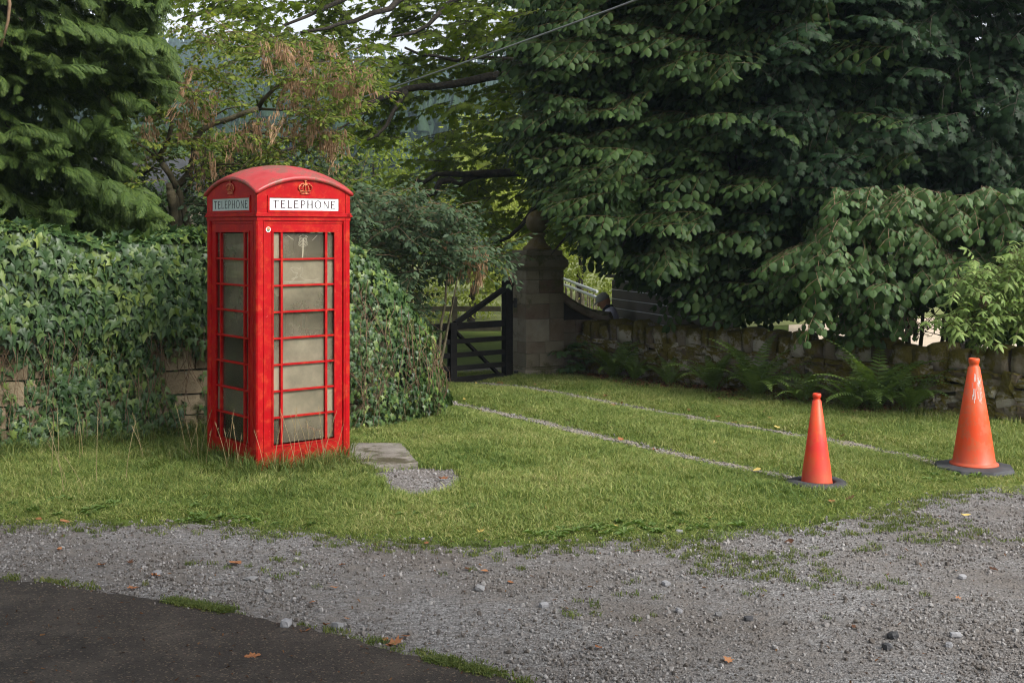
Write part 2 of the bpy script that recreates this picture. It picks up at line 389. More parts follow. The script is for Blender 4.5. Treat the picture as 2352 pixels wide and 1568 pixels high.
# ------------------------------------------------------------------ telephone box
BOX_A = math.atan2(.645, .764); HB = .45
bx_c = Vector((-2.077, 10.0, 0)) + Vector((.764, .645, 0))*HB + Vector((-.645, .764, 0))*HB
box = empty('telephone_box', (bx_c.x, bx_c.y, 0), 'red domed telephone box standing in long grass by the ivy wall', 'telephone box', BOX_A)
def rotz(k): return Matrix.Rotation(k*math.pi/2, 4, 'Z')       # k=0 front, 3 left, 1 right, 2 back
DOME_R = 1.018
def dome(x, y): return 2.567 - DOME_R + math.sqrt(max(.05, DOME_R**2 - x*x - y*y))
b = MB()
for sx in (-1, 1):                                             # corner posts: rounded outer edge with reeded steps
    for sy in (-1, 1):
        prof = [(.45,.445),(.448,.4495),(.444,.45),(.385,.45),(.382,.446),(.378,.446),(.375,.443),(.375,.375),(.443,.375),(.446,.378),(.446,.382),(.45,.385)]
        # soften the outer corner
        prof = [(.45,.425),(.4475,.438),(.438,.4475),(.425,.45),(.397,.45),(.395,.444),(.389,.444),(.387,.449),(.380,.449),(.378,.436),(.378,.37),(.37,.37),(.37,.378),(.436,.378),(.449,.380),(.449,.387),(.444,.389),(.444,.395),(.45,.397)]
        P = [(sx*x, sy*y) for x, y in prof]
        if sx*sy < 0: P = P[::-1]
        n = len(P); vs = [(x, y, -.05) for x, y in P] + [(x, y, 2.085) for x, y in P]
        b.add(vs, [(i, (i+1) % n, (i+1) % n+n, i+n) for i in range(n)] + [tuple(range(n))[::-1], tuple(range(n, 2*n))])
b.build('corner_posts', M_RED, box)
b = MB()
for k in range(4):                                             # frieze with its ledges and the arched head above
    Mk = rotz(k)
    b.box(-.4495, .3995, -.4495, -.40, 2.085, 2.1185, Mk)
    b.box(-.462, .4405, -.462, -.405, 2.1185, 2.132, Mk)
    b.box(-.455, .4455, -.455, -.405, 2.132, 2.150, Mk)
    poly = [(-.447, 2.150), (.397, 2.150)]
    N = 16
    arc = [(-.447 + .844*i/N, dome(-.447 + .844*i/N, .447) - .012) for i in range(N+1)]
    b.prism(poly + arc[::-1], -.447, -.40, Mk)
b.build('frieze', M_RED, box, bevel=.0025)
b = MB()
for k in range(4): b.box(-.455, .445, -.455, -.40, -.05, .018, rotz(k))
b.build('base_plinth', M_RED, box)
# roof
N = 28; H = .462; vs = []; fs = []
for j in range(N+1):
    for i in range(N+1):
        x = -H + 2*H*i/N; y = -H + 2*H*j/N; vs.append((x, y, dome(x, y)))
for j in range(N):
    for i in range(N): a = j*(N+1)+i; fs.append((a, a+1, a+N+2, a+N+1))
rb = MB(); rb.add(vs, fs)
ring = [(i, 0) for i in range(N)] + [(N, j) for j in range(N)] + [(N-i, N) for i in range(N)] + [(0, N-j) for j in range(N)]
base = len(rb.v); prof = [(0.0, 0.0), (.004, -.006), (.006, -.018), (.003, -.030), (-.004, -.034), (-.04, -.034)]
for dx, dz in prof:
    for i, j in ring:
        x = -H + 2*H*i/N; y = -H + 2*H*j/N; s = (H+dx)/H
        rb.v.append((x*s, y*s, dome(x, y)+dz))
m_ = len(ring)
for p in range(len(prof)-1):
    for i in range(m_): rb.f.append((base+p*m_+i, base+(p+1)*m_+i, base+(p+1)*m_+(i+1) % m_, base+p*m_+(i+1) % m_))
rb.build('roof', M_ROOF, box, smooth=True)

# glazed leaf: door and the two window sides share it
Z0, Z1, ROWS = .243, 1.983, 8
COLS = [(-.285,-.228),(-.199,.199),(.228,.285)]
def ring_box(mb_, x0, x1, z0, z1, w, y0, y1):
    mb_.box(x0, x1, y0, y1, z0, z0+w); mb_.box(x0, x1, y0, y1, z1-w, z1)
    mb_.box(x0, x0+w, y0, y1, z0+w, z1-w); mb_.box(x1-w, x1, y0, y1, z0+w, z1-w)
fr = MB(); ring_box(fr, -.374, .374, .02, 2.083, .001, -.42, -.385)
fr = MB()
fr.box(-.374,-.300,-.436,-.392,.02,2.06); fr.box(.300,.374,-.436,-.392,.02,2.06)
fr.box(-.300,.300,-.436,-.392,.02,.228); fr.box(-.300,.300,-.436,-.392,1.998,2.06)
fr.box(-.378,.378,-.4385,-.395,2.062,2.085)
ring_box(fr, -.304, .304, .222, 2.003, .013, -.444, -.43)
ring_box(fr, -.306, .306, .224, 2.001, .006, -.440, -.4365)
frame_me = fr.mesh('door_frame', M_RED)
gb = MB()
for i in range(1, ROWS):
    z = Z0 + (Z1-Z0)*i/ROWS; gb.box(-.302, .302, -.437, -.402, z-.0075, z+.0075)
for x0, x1 in ((-.2275,-.1995), (.1995,.2275)): gb.box(x0+.004, x1-.004, -.4395, -.4005, .226, 1.999)
bars_me = gb.mesh('glazing_bars', M_RED)
pane_me = {}
RH = (Z1-Z0)/ROWS
for c, (x0, x1) in enumerate(COLS):
    q = MB(); q.box(x0-.02, x1+.02, -.4155, -.4125, -RH/2+.002, RH/2-.002); pane_me[c] = q.mesh('pane', M_GLASS)
def leaf(name, k, solid=False):
    o = bpy.data.objects.new(name, frame_me); link(o, box); o.rotation_euler = (0, 0, k*math.pi/2)
    if solid:
        s = MB(); s.box(-.32, .32, -.415, -.40, .22, 2.0); s.build('back_board', M_DARKIN, o); return o
    g = bpy.data.objects.new('glazing_bars', bars_me); link(g, o)
    for i in range(ROWS):
        for c in range(3):
            p = bpy.data.objects.new('pane', pane_me[c]); link(p, o); p.location = (0, 0, Z0 + RH*(i+.5))
    return o
door = leaf('door', 0); side_l = leaf('window_side', 3); side_r = leaf('window_side', 1); leaf('back_side', 2, True)
q = MB(); q.box(-.38, .38, -.38, .38, .01, .03); q.build('floor_plate', M_DARKIN, box)
q = MB(); q.box(-.22, .22, .30, .39, .75, 1.75); q.box(-.13, .13, .22, .30, 1.05, 1.5)
q.tube([(-.17,.24,1.12),(-.17,.22,1.3),(-.17,.24,1.46)], .025, 8); q.box(-.3, .3, .2, .39, .70, .73)
q.build('telephone_board', M_DARKIN, box)

# signs with their lettering
def letter_strokes(ch):
    """unit-height serif capitals drawn as thick and thin strokes"""
    s = .155; t = .098; L = []
    def V(x, z0=0, z1=1): L.append([(x-s/2, z0), (x+s/2, z0), (x+s/2, z1), (x-s/2, z1)]); 
    def serif(x, z): L.append([(x-s*.95, z), (x+s*.95, z), (x+s*.5, z+(.05 if z < .5 else -.05)), (x-s*.5, z+(.05 if z < .5 else -.05))])
    def Hh(x0, x1, z, tip=0): L.append([(x0, z-t/2), (x1, z-t/2), (x1, z+t/2), (x0, z+t/2)])
    def tip(x, z, up):
        h = .13*up; L.append([(x-.05, z), (x+.02, z+h), (x+.045, z+h), (x+.03, z)])
    if ch == 'T': V(.36); serif(.36, 0); Hh(0, .72, 1-t/2); tip(.69, 1-t, -1); L.append([(.0,1-t),(.05,1-t),(.01,1-t-.12),(-.015,1-t-.12)]); w = .74
    elif ch == 'E': V(.1); serif(.1, 0); serif(.1, 1); Hh(.1,.55,1-t/2); Hh(.1,.46,.54); Hh(.1,.58,t/2); tip(.53,1-t,-1); tip(.56,t,1); L.append([(.44,.45),(.47,.45),(.47,.63),(.44,.63)]); w = .62
    elif ch == 'L': V(.1); serif(.1, 0); serif(.1, 1); Hh(.1,.54,t/2); tip(.52,t,1.3); w = .57
    elif ch == 'H': V(.1); V(.62); [serif(x, z) for x in (.1,.62) for z in (0,1)]; Hh(.1,.62,.52); w = .72
    elif ch == 'N':
        L.append([(.08,0),(.08+t,0),(.08+t,1),(.08,1)]); L.append([(.62,0),(.62+t,0),(.62+t,1),(.62,1)])
        L.append([(.02,1),(.17,1),(.70,0),(.60,0)]); L.append([(.0,0),(.19,0),(.14,.05),(.06,.05)]); L.append([(.54,1),(.76,1),(.69,.95),(.61,.95)]); w = .76
    elif ch == 'P':
        V(.1); serif(.1, 0); serif(.1, 1); n = 14; a0 = math.pi/2
        for i in range(n):
            A = a0-math.pi*i/n; B = a0-math.pi*(i+1)/n
            def pt(a, o): 
                wx = s*.85*max(0,math.cos(a)) + t*(1-max(0,math.cos(a)))
                rx = .34+(wx/2 if o else -wx/2); rz = .27+(t/2 if o else -t/2); return (.22+rx*math.cos(a)*.95, .715+rz*math.sin(a))
            L.append([pt(A,0),pt(A,1),pt(B,1),pt(B,0)])
        Hh(.1,.22,.985-t/4); Hh(.1,.22,.445); w = .60
    elif ch == 'O':
        n = 28
        for i in range(n):
            A = 2*math.pi*i/n; B = 2*math.pi*(i+1)/n
            def pt(a, o):
                wx = s*.95*abs(math.cos(a)) + t*(1-abs(math.cos(a)))
                return (.43+(.36+(wx/2 if o else -wx/2))*math.cos(a), .5+(.485+(t/2 if o else -t/2))*math.sin(a))
            L.append([pt(A,0),pt(A,1),pt(B,1),pt(B,0)])
        w = .86
    return L, w
def sign(k, x0, x1, fm, lm):
    f = MB(); ring_box(f, x0-.018, x1+.018, 2.152, 2.292, .019, -.456, -.445); f.box(x0-.014, x1+.014, -.458, -.446, 2.1515, 2.1565)
    o = f.build('sign', M_RED, box); o.rotation_euler = (0, 0, k*math.pi/2)
    p = MB(); p.box(x0, x1, -.4495, -.4465, 2.170, 2.274); p.build('sign_glass', fm, o)
    word = 'TELEPHONE'; gap = .20; data = [letter_strokes(c) for c in word]
    tot = sum(w for _, w in data) + gap*(len(word)-1); h = .066; sx = (x1-x0)*.91/tot
    cx_ = x0 + (x1-x0)*.045; l = MB(); dy = 0
    for L, w in data:
        for i, poly in enumerate(L):
            dy += 1
            yy = -.4506 - .00002*(dy % 9)
            pts = [(cx_+x*sx, yy, 2.1885+z*h) for x, z in poly]
            l.add(pts, [tuple(range(len(pts)))])
        cx_ += (w+gap)*sx
    return l.build('lettering', lm, o)
sign(0, -.335, .328, M_WHITE, M_LETTER); sign(3, -.335, .328, M_GREYSIGN, M_LETTERB)
sign(1, -.335, .328, M_GREYSIGN, M_LETTERB); sign(2, -.335, .328, M_WHITE, M_LETTER)

# crowns in relief
def crown_mesh():
    c = MB(); y = -.447; Z = 2.305
    def T(pts, r, n=6): c.tube([(x, y-d, Z+z) for x, z, d in pts], r, n)
    arcx = [-.048,-.03,0,.03,.048]; sag = [.006,.002,0,.002,.006]
    T([(x, .004+s, .006) for x, s in zip(arcx, sag)], .0045); T([(x*1.04, .026+s, .006) for x, s in zip(arcx, sag)], .004)
    for i in range(9):
        x = -.042+.0105*i; c.lathe([(.0001,-.005),(.004,-.003),(.005,0),(.004,.003),(.0001,.005)], 6, (x, y-.008, Z+.015+.004*(abs(x)/.048)**2))
    for sx in (-1, 1):
        T([(sx*.050,.032,.006),(sx*.063,.050,.009),(sx*.060,.070,.011),(sx*.042,.086,.012),(sx*.018,.091,.012),(0,.084,.012)], .005)
        T([(sx*.022,.032,.008),(sx*.030,.055,.012),(sx*.022,.075,.014),(0,.084,.014)], .004)
        for q in range(6):
            a = math.radians(205 - q*24); c.lathe([(.0001,-.004),(.0035,-.002),(.0042,0),(.0035,.002),(.0001,.004)], 6, (sx*(.062*math.cos(math.radians(q*17))), y-.014, Z+.045+.045*math.sin(math.radians(q*17))))
    T([(0,.032,.01),(0,.06,.014),(0,.084,.014)], .0045)
    for sx in (-.035, 0, .035):                                # cross pattee and lilies above the band
        c.lathe([(.0001,-.008),(.006,-.004),(.008,0),(.006,.004),(.0001,.008)], 8, (sx, y-.008, Z+.042))
    c.lathe([(.0001,-.009),(.006,-.006),(.009,0),(.006,.006),(.0001,.009)], 8, (0, y-.01, Z+.098))
    c.box(-.0035,.0035,y-.013,y-.004,Z+.104,Z+.122); c.box(-.009,.009,y-.0125,y-.0045,Z+.110,Z+.117)
    return c.mesh('crown', M_CROWN, True)
cm = crown_mesh()
for k in range(4):
    o = bpy.data.objects.new('crown_emblem', cm); link(o, box); o.rotation_euler = (0, 0, k*math.pi/2)
# round sticker on the door frame
s = MB(); Mx = Matrix.Translation((-.338, -.4375, 2.012)) @ Matrix.Rotation(R(90), 4, 'X')
s.lathe([(.0225, 0), (.0225, .0012)], 24, M=Mx); st = s.build('sticker', M_STKW, door)
s = MB(); s.add([(-.338+.016*math.cos(a), -.4391, 2.012+.016*math.sin(a)) for a in np.linspace(math.pi, 2*math.pi, 12)], [tuple(range(12))])
g = s.build('sticker_lower_half', M_STKG, box); 
s = MB(); s.add([(-.338+.016*math.cos(a), -.4391, 2.0135+.015*math.sin(a)) for a in np.linspace(0, math.pi, 12)], [tuple(range(12))])
for i in range(5): s.box(-.353+.0065*i, -.350+.0065*i, -.4394, -.4389, 2.022, 2.031)
s.build('sticker_upper_half', M_STKO, box)
# scratched drawings in the two top panes and a paper notice behind a narrow pane
e = MB(); y = -.4165
def line(pts, w=.0035):
    for a, b_ in zip(pts[:-1], pts[1:]):
        d = Vector((b_[0]-a[0], 0, b_[1]-a[1])); n = Vector((-d.z, 0, d.x)).normalized()*w/2
        A = Vector((a[0], y, a[1])); B = Vector((b_[0], y, b_[1])); e.add([A-n, B-n, B+n, A+n], [(0, 1, 2, 3)])
line([(-.005,1.775),(0,1.83),(.0,1.87),(.002,1.94)], .012)
for i in range(7):
    z = 1.865+.012*i
    for sx in (-1, 1): line([(0, z), (sx*.03, z+.010), (sx*.05*(1-i*.08), z+.024)], .0035)
line([(-.04,1.95),(-.01,1.965),(.03,1.962),(.05,1.945)]); line([(-.15,1.965),(-.09,1.925)]); line([(.14,1.965),(.09,1.92)])
line([(-.13,1.565),(-.08,1.60),(-.05,1.65),(-.09,1.655),(-.12,1.69),(-.08,1.70),(-.03,1.68),(-.01,1.72),(.0,1.67),(-.03,1.62),(.02,1.59),(.10,1.585),(.17,1.60)], .006)
line([(-.18,1.58),(.17,1.572)], .006); line([(-.11,1.60),(-.05,1.615)], .009)
e.build('scratched_drawing', M_ETCH, door)['kind'] = 'stuff'
q = MB(); q.box(-.283,-.236,-.4095,-.4085,1.345,1.545); q.build('paper_notice', M_PAPER, box)

# concrete step beside the box and the low block under it
M_CONC = mossy_stone('worn_concrete', [(.3,(.15,.135,.12)),(.7,(.24,.22,.195))], [(.05,.045,.03),(.08,.07,.04)], -.1, .0, 6)
STEP = [G(806,1032)+Vector((0,.05,0)), G(922,1030), G(960,1076), G(860,1084), G(780,1062)]
def slab(pts, z0, z1, mat_, name, parent=None, amp=.012):
    o_ = ragged([p.copy() for p in pts]+[pts[0].copy()], amp, .04, 6.6, 9)[:-1]; n = len(o_)
    m2 = MB(); cx_ = sum(p[0] for p in o_)/n; cy_ = sum(p[1] for p in o_)/n
    m2.v = [(x,y,z0) for x,y in o_] + [(x,y,z1-.006) for x,y in o_] + [(cx_+(x-cx_)*.985, cy_+(y-cy_)*.985, z1) for x,y in o_]
    m2.f = [(i,(i+1)%n,(i+1)%n+n,i+n) for i in range(n)] + [(i+n,(i+1)%n+n,(i+1)%n+2*n,i+2*n) for i in range(n)] + [tuple(range(2*n,3*n))]
    bm = bmesh.new(); me = m2.mesh(name, mat_); bm.from_mesh(me); bmesh.ops.recalc_face_normals(bm, faces=bm.faces); bmesh.ops.triangulate(bm, faces=[f for f in bm.faces if len(f.verts) > 4]); bm.to_mesh(me); bm.free()
    o = bpy.data.objects.new(name, me); link(o, parent); return o
sl = slab(STEP, -.02, .055, M_CONC, 'concrete_step'); tag(sl, 'worn grey concrete step set in the grass beside the telephone box', 'step')
# ------------------------------------------------------------------ stones
def stone_mesh(name, m, seed, rough=.10, sub=3, flat=.75):
    """bumpy rounded block in a unit cube"""
    bm = bmesh.new(); bmesh.ops.create_cube(bm, size=1.0)
    bmesh.ops.subdivide_edges(bm, edges=bm.edges[:], cuts=sub-1, use_grid_fill=True)
    for v in bm.verts:
        p = v.co.copy(); q = p.normalized()*.62
        v.co = p*flat + q*(1-flat)
        n = noise.noise_vector(p*1.7 + Vector((seed*3.1, seed*1.7, seed)))
        n2 = noise.noise_vector(p*4.5 + Vector((seed, seed*5.1, seed*2)))
        v.co += n*rough + n2*rough*.35
    me = bpy.data.meshes.new(name); bm.to_mesh(me); bm.free(); me.materials.append(m)
    me.polygons.foreach_set('use_smooth', [flat < .9]*len(me.polygons)); return me
M_DRY = mossy_stone('mossy_gritstone', [(.25,(.13,.10,.072)),(.5,(.25,.21,.165)),(.75,(.43,.40,.345))], [(.085,.070,.016),(.17,.145,.032)], .85, .55, 8)
M_ASHLAR = mossy_stone('brown_sandstone_block', [(.2,(.12,.092,.058)),(.5,(.19,.15,.095)),(.8,(.27,.22,.145))], [(.03,.035,.012),(.06,.06,.02)], .2, .6, 5)
M_PILLAR = mossy_stone('stained_gate_pier_stone', [(.15,(.115,.098,.070)),(.42,(.19,.168,.122)),(.62,(.10,.066,.046)),(.85,(.24,.222,.175))], [(.045,.045,.018),(.080,.078,.030)], .42, .62, 4)
M_CAP = mossy_stone('mossy_cap_stone', [(.3,(.10,.078,.042)),(.7,(.17,.14,.09))], [(.085,.062,.012),(.13,.095,.02)], .55, .1, 6)
M_CORE = simple('dark_wall_core', (.012,.011,.009), (.03,.027,.022), 10, .95, .5, .02)
DRY = [stone_mesh('stone', M_DRY, i, .14, 3, .76) for i in range(16)]
for me_ in DRY: me_.polygons.foreach_set('use_smooth', [False]*len(me_.polygons))
COPE = [stone_mesh('cope_stone', M_DRY, 50+i, .14, 3, .76) for i in range(8)]
ASH = [stone_mesh('stone', M_ASHLAR, 90+i, .035, 3, .90) for i in range(8)]
PIL = [stone_mesh('stone', M_PILLAR, 130+i, .010, 3, .985) for i in range(8)]
def put(me, name, parent, loc, size, rz=0.0, tilt=(0, 0)):
    o = bpy.data.objects.new(name, me); link(o, parent); o.location = loc; o.scale = size; o.rotation_euler = (tilt[0], tilt[1], rz); return o

class Path:
    def __init__(s, pts):
        s.p = [Vector((p[0], p[1], 0)) for p in pts]; s.l = [0]
        for a, b in zip(s.p[:-1], s.p[1:]): s.l.append(s.l[-1]+(b-a).length)
        s.len = s.l[-1]
    def at(s, u):
        u = min(max(u, 0), s.len-1e-6)
        for i in range(len(s.p)-1):
            if u <= s.l[i+1]:
                d = (s.p[i+1]-s.p[i]).normalized(); return s.p[i]+d*(u-s.l[i]), d
    def soft(s, u, w=.35):
        d = Vector((0,0,0))
        for k in range(-4, 5): d += s.at(u+w*k/4)[1]*(1-abs(k)/5)
        return s.at(u)[0], d.normalized()
    def strip(s, mb_, off0, off1, z0, z1, step=.15):
        n = max(2, int(s.len/step)); rows = []
        for i in range(n+1):
            p, d = s.at(s.len*i/n); q = Vector((d.y, -d.x, 0))
            zt = z1(s.len*i/n) if callable(z1) else z1
            rows.append([(p+q*off0) + Vector((0,0,z0)), (p+q*off1)+Vector((0,0,z0)), (p+q*off1)+Vector((0,0,zt)), (p+q*off0)+Vector((0,0,zt))])
        b = len(mb_.v)
        for r in rows: mb_.v.extend([tuple(v) for v in r])
        for i in range(n):
            for k in range(4): mb_.f.append((b+i*4+k, b+i*4+(k+1) % 4, b+i*4+4+(k+1) % 4, b+i*4+4+k))
        mb_.f.append((b,b+3,b+2,b+1)); e = b+n*4; mb_.f.append((e,e+1,e+2,e+3))

# dry stone wall on the right (front face looks at the camera: offset + is the front)
dry = Path([(1.10, 17.42), (3.77, 14.72), (5.45, 13.06), (7.1, 11.5)])
dw = empty('dry_stone_wall', (3.77, 14.9, 0), 'low mossy dry stone wall with upright cope stones running along the grass', 'wall')
def loc_in(parent, p): return Vector(p) - parent.location
mb = MB(); dry.strip(mb, -.22, .10, -.7, .56)
mb.v = [tuple(Vector(v)-dw.location) for v in mb.v]; mb.build('wall_core', M_CORE, dw)
rs = random.Random(3); z = -.02; courses = []
while z < .46:
    h = rs.uniform(.055, .115); courses.append((z, h)); z += h+.006
n_st = 0
for z, h in courses:
    u = rs.uniform(-.1, 0)
    while u < dry.len:
        w = rs.uniform(.07, .25)*(1.35 if u > 5.2 else 1); p, d = dry.at(u+w/2); q = Vector((d.y, -d.x, 0))
        c = p+q*(.07+rs.uniform(-.02,.03)); hh = h*rs.uniform(.9, 1.12)
        put(rs.choice(DRY), 'stone', dw, loc_in(dw, (c.x, c.y, z+h/2+rs.uniform(-.018,.018))), (w*1.12, .26+rs.uniform(-.05,.05), hh*(rs.uniform(1.0,1.35) if rs.random() < .75 else rs.uniform(1.6,2.2))), math.atan2(d.y, d.x)+rs.uniform(-.2,.2), (rs.uniform(-.2,.2), rs.uniform(-.22,.22))); n_st += 1
        u += w+.008
u = 0.0
while u < dry.len:
    w = rs.uniform(.11, .27); p, d = dry.at(u+w/2); q = Vector((d.y, -d.x, 0))
    c = p+q*(-.02+rs.uniform(-.02,.02)); h = rs.uniform(.20, .30); lean = rs.uniform(-.14,.10)
    put(rs.choice(COPE), 'cope_stone', dw, loc_in(dw, (c.x, c.y, .47+h/2)), (w*1.05, .36, h*1.1), math.atan2(d.y, d.x)+rs.uniform(-.1,.1), (rs.uniform(-.05,.05), lean))
    u += w+.004

# ashlar garden wall on the left, curving round behind the telephone box towards the gate
ashp = Path([(-6.2, 10.72), (-4.57, 11.12), (-3.0, 12.12), (-2.1, 12.45), (-1.85, 12.58), (-1.62, 12.78), (-1.47, 13.05), (-1.40, 13.40), (-1.44, 13.8)])
aw = empty('garden_wall', (-3.0, 12.2, 0), 'brown sandstone block wall almost hidden under ivy behind the telephone box', 'wall')
def ash_top(u): return 1.78 if u < 4.6 else max(.75, 1.78-(u-4.6)*.62)
mb = MB(); ashp.strip(mb, -.32, .06, -.1, ash_top)
mb.v = [tuple(Vector(v)-aw.location) for v in mb.v]; mb.build('wall_core', M_CORE, aw)
z = 0.0; rs = random.Random(8)
while z < 1.7:
    h = rs.choice((.19, .22, .25, .16)); u = rs.uniform(0, .2)
    while u < 5.2:
        w = rs.uniform(.28, .55); p, d = ashp.at(u+w/2); q = Vector((d.y, -d.x, 0)); c = p+q*(.03+rs.uniform(-.008,.01))
        if z+h < ash_top(u)+.02:
            put(rs.choice(ASH), 'stone', aw, loc_in(aw, (c.x, c.y, z+h/2)), (w*1.0, .22, h*.985), math.atan2(d.y, d.x))
        u += w+.012
    z += h+.010

# ------------------------------------------------------------------ gate pier with ball finial
PA = R(28); PW, PD = .60, .46
pc = Vector((.195, 16.88, 0)) + Vector((math.cos(PA), math.sin(PA), 0))*PW/2 + Vector((-math.sin(PA), math.cos(PA), 0))*PD/2
pier = empty('gate_pier', pc, 'square stone gate pier with moulded cap and mossy ball finial', 'gate pier', PA)
q = MB(); q.box(-PW/2+.03, PW/2-.03, -PD/2+.03, PD/2-.03, -.05, 1.46); q.build('pier_core', M_CORE, pier)
q = MB(); q.box(-PW/2-.04, PW/2+.04, -PD/2-.04, PD/2+.04, -.1, .10); q.box(-PW/2-.025, PW/2+.025, -PD/2-.025, PD/2+.025, .10, .125); q.build('plinth', M_PILLAR, pier, bevel=.012)
rs = random.Random(21); z = .125
for h in (.20, .17, .34, .22, .16, .20, .14):
    h = h*(1.455-.125)/1.43
    split = rs.choice((.35, .5, .62)); e = .004
    for (x0, x1) in ((-PW/2, -PW/2+PW*split), (-PW/2+PW*split, PW/2)):
        y1 = PD/2 if rs.random() < .5 else PD*.1
        for (ya, yb) in ((-PD/2, y1),) + (((y1, PD/2),) if y1 < PD/2 else ()):
            put(rs.choice(PIL), 'stone', pier, ((x0+x1)/2, (ya+yb)/2, z+h/2), (x1-x0-e, yb-ya-e, h-.005))
    z += h
def sq_loft(prof, ax, ay):
    m2 = MB()
    for e, zz in prof:
        for i, j in ((-1,-1),(1,-1),(1,1),(-1,1)): m2.v.append((i*(ax/2+e), j*(ay/2+e), zz))
    n = len(prof)
    for k in range(n-1):
        for i in range(4): m2.f.append((k*4+i, k*4+(i+1)%4, k*4+4+(i+1)%4, k*4+4+i))
    m2.f += [(3,2,1,0), tuple(range(4*n-4, 4*n))]; return m2
o = sq_loft([(-.005,1.455),(.012,1.462),(.018,1.478),(.040,1.500),(.048,1.512),(.048,1.585),(.040,1.600),(.0,1.655),(-.012,1.66),(-.012,1.725),(-.03,1.735)], PW, PD).build('cap', M_PILLAR, pier, bevel=.006)
q = MB(); q.lathe([(.20,1.733),(.205,1.75),(.19,1.775),(.155,1.80),(.125,1.84),(.105,1.88),(.10,1.91),(.104,1.935),(.118,1.945),(.118,1.965),(.10,1.975)], 32)
fin = q.build('finial', M_CAP, pier, smooth=True)
q = MB(); rr = .160
q.lathe([(rr*math.sin(a), 2.128-rr*math.cos(a)) for a in np.linspace(.05, math.pi-.02, 20)], 32); q.build('ball', M_CAP, fin, smooth=True)

# swept wing wall beside the pier, with thick curved coping
wing = Path([(.62, 17.40), (1.15, 17.62), (1.75, 17.50)])
ww = empty('wing_wall', (1.0, 17.5, 0), 'dark wing wall sweeping down from the gate pier with a thick curved coping', 'wall')
def wtop(u): 
    t = min(1.0, max(0.0, u/.86)); return 1.06 + (.70-1.06)*(math.sin((t**.85)*math.pi/2)) if u < .86 else .62
mb = MB(); wing.strip(mb, -.14, .10, -.1, lambda u: wtop(u), .05)
mb.v = [tuple(Vector(v)-ww.location) for v in mb.v]; mb.build('wall_face', M_CORE, ww)
cp = MB(); n = 24; prev = None; b0 = 0
for i in range(n+1):
    u = .86*i/n; p, d = wing.at(u); qn = Vector((d.y, -d.x, 0)); zt = wtop(u)
    for off, dz in ((-.19,0),(.16,0),(.175,.02),(.175,.10),(.14,.135),(-.16,.135),(-.19,.11)): cp.v.append(tuple(p+qn*off+Vector((0,0,zt+dz))-ww.location))
for i in range(n):
    for k in range(7): cp.f.append((i*7+k, i*7+(k+1)%7, i*7+7+(k+1)%7, i*7+7+k))
cp.f += [tuple(range(7))[::-1], tuple(range(n*7, n*7+7))]
cp.build('coping', M_PILLAR, ww)
rs = random.Random(31); z = .02
while z < .62:
    u = 0
    while u < 1.25:
        w = rs.uniform(.22, .4); p, d = wing.at(u+w/2); qn = Vector((d.y,-d.x,0)); c = p+qn*.085
        put(rs.choice(PIL), 'stone', ww, loc_in(ww, (c.x, c.y, z+.09)), (w-.008, .07, .175), math.atan2(d.y, d.x)); u += w
    z += .182

# ------------------------------------------------------------------ black timber gate, standing open
g0 = Vector((-.065, 16.62, 0)); gd = Vector((-.766, -.60, 0)).normalized()
GA = math.atan2(gd.y, gd.x)
gate = empty('field_gate', g0, 'black five-barred timber gate hung on the stone pier with a tall heel post', 'gate', GA)
q = MB(); q.box(-.062, .062, -.05, .05, .0, 1.33)
q.prism([(.062*math.cos(a), 1.33+.062*math.sin(a)) for a in np.linspace(0, math.pi, 12)], -.05, .05); q.build('heel_post', M_GATE, gate, bevel=.006)
for zc, hh in ((.755,.085),(.555,.062),(.375,.062),(.205,.062),(.045,.085)):
    q = MB(); q.box(.064, 2.0, -.030, .030, zc-hh/2, zc+hh/2); q.build('rail', M_GATE, gate, bevel=.004)
q = MB(); q.box(.86, .96, -.044, .044, .0, .80); q.build('upright', M_GATE, gate, bevel=.005)
q = MB(); q.box(1.93, 2.03, -.044, .044, .0, .84); q.build('upright', M_GATE, gate, bevel=.005)
q = MB(); q.bar((.055, 0, 1.22), (.86, 0, .79), .055, .075, (0,1,0)); q.build('top_brace', M_GATE, gate)
q = MB(); q.bar((.10, -.045, .06), (.90, -.045, .74), .03, .07, (0,1,0)); q.build('diagonal_brace', M_GATE, gate)
q = MB(); q.bar((1.0, -.045, .74), (1.9, -.045, .06), .03, .07, (0,1,0)); q.build('diagonal_brace', M_GATE, gate)
q = MB(); q.tube([(-.055,.0,1.28),(-.10,.0,1.285)], .035, 10); q.box(-.15,-.06,-.03,.03,1.02,1.06); q.tube([(-.14,0,.96),(-.14,0,1.09)], .028, 10); q.build('top_hinge', M_IRON, gate)
q = MB(); q.box(-.16,-.06,-.03,.03,.035,.075); q.tube([(-.15,0,.0),(-.15,0,.10)], .032, 10); q.box(-.22,-.15,-.05,.05,.02,.06); q.build('bottom_hinge', M_IRON, gate)

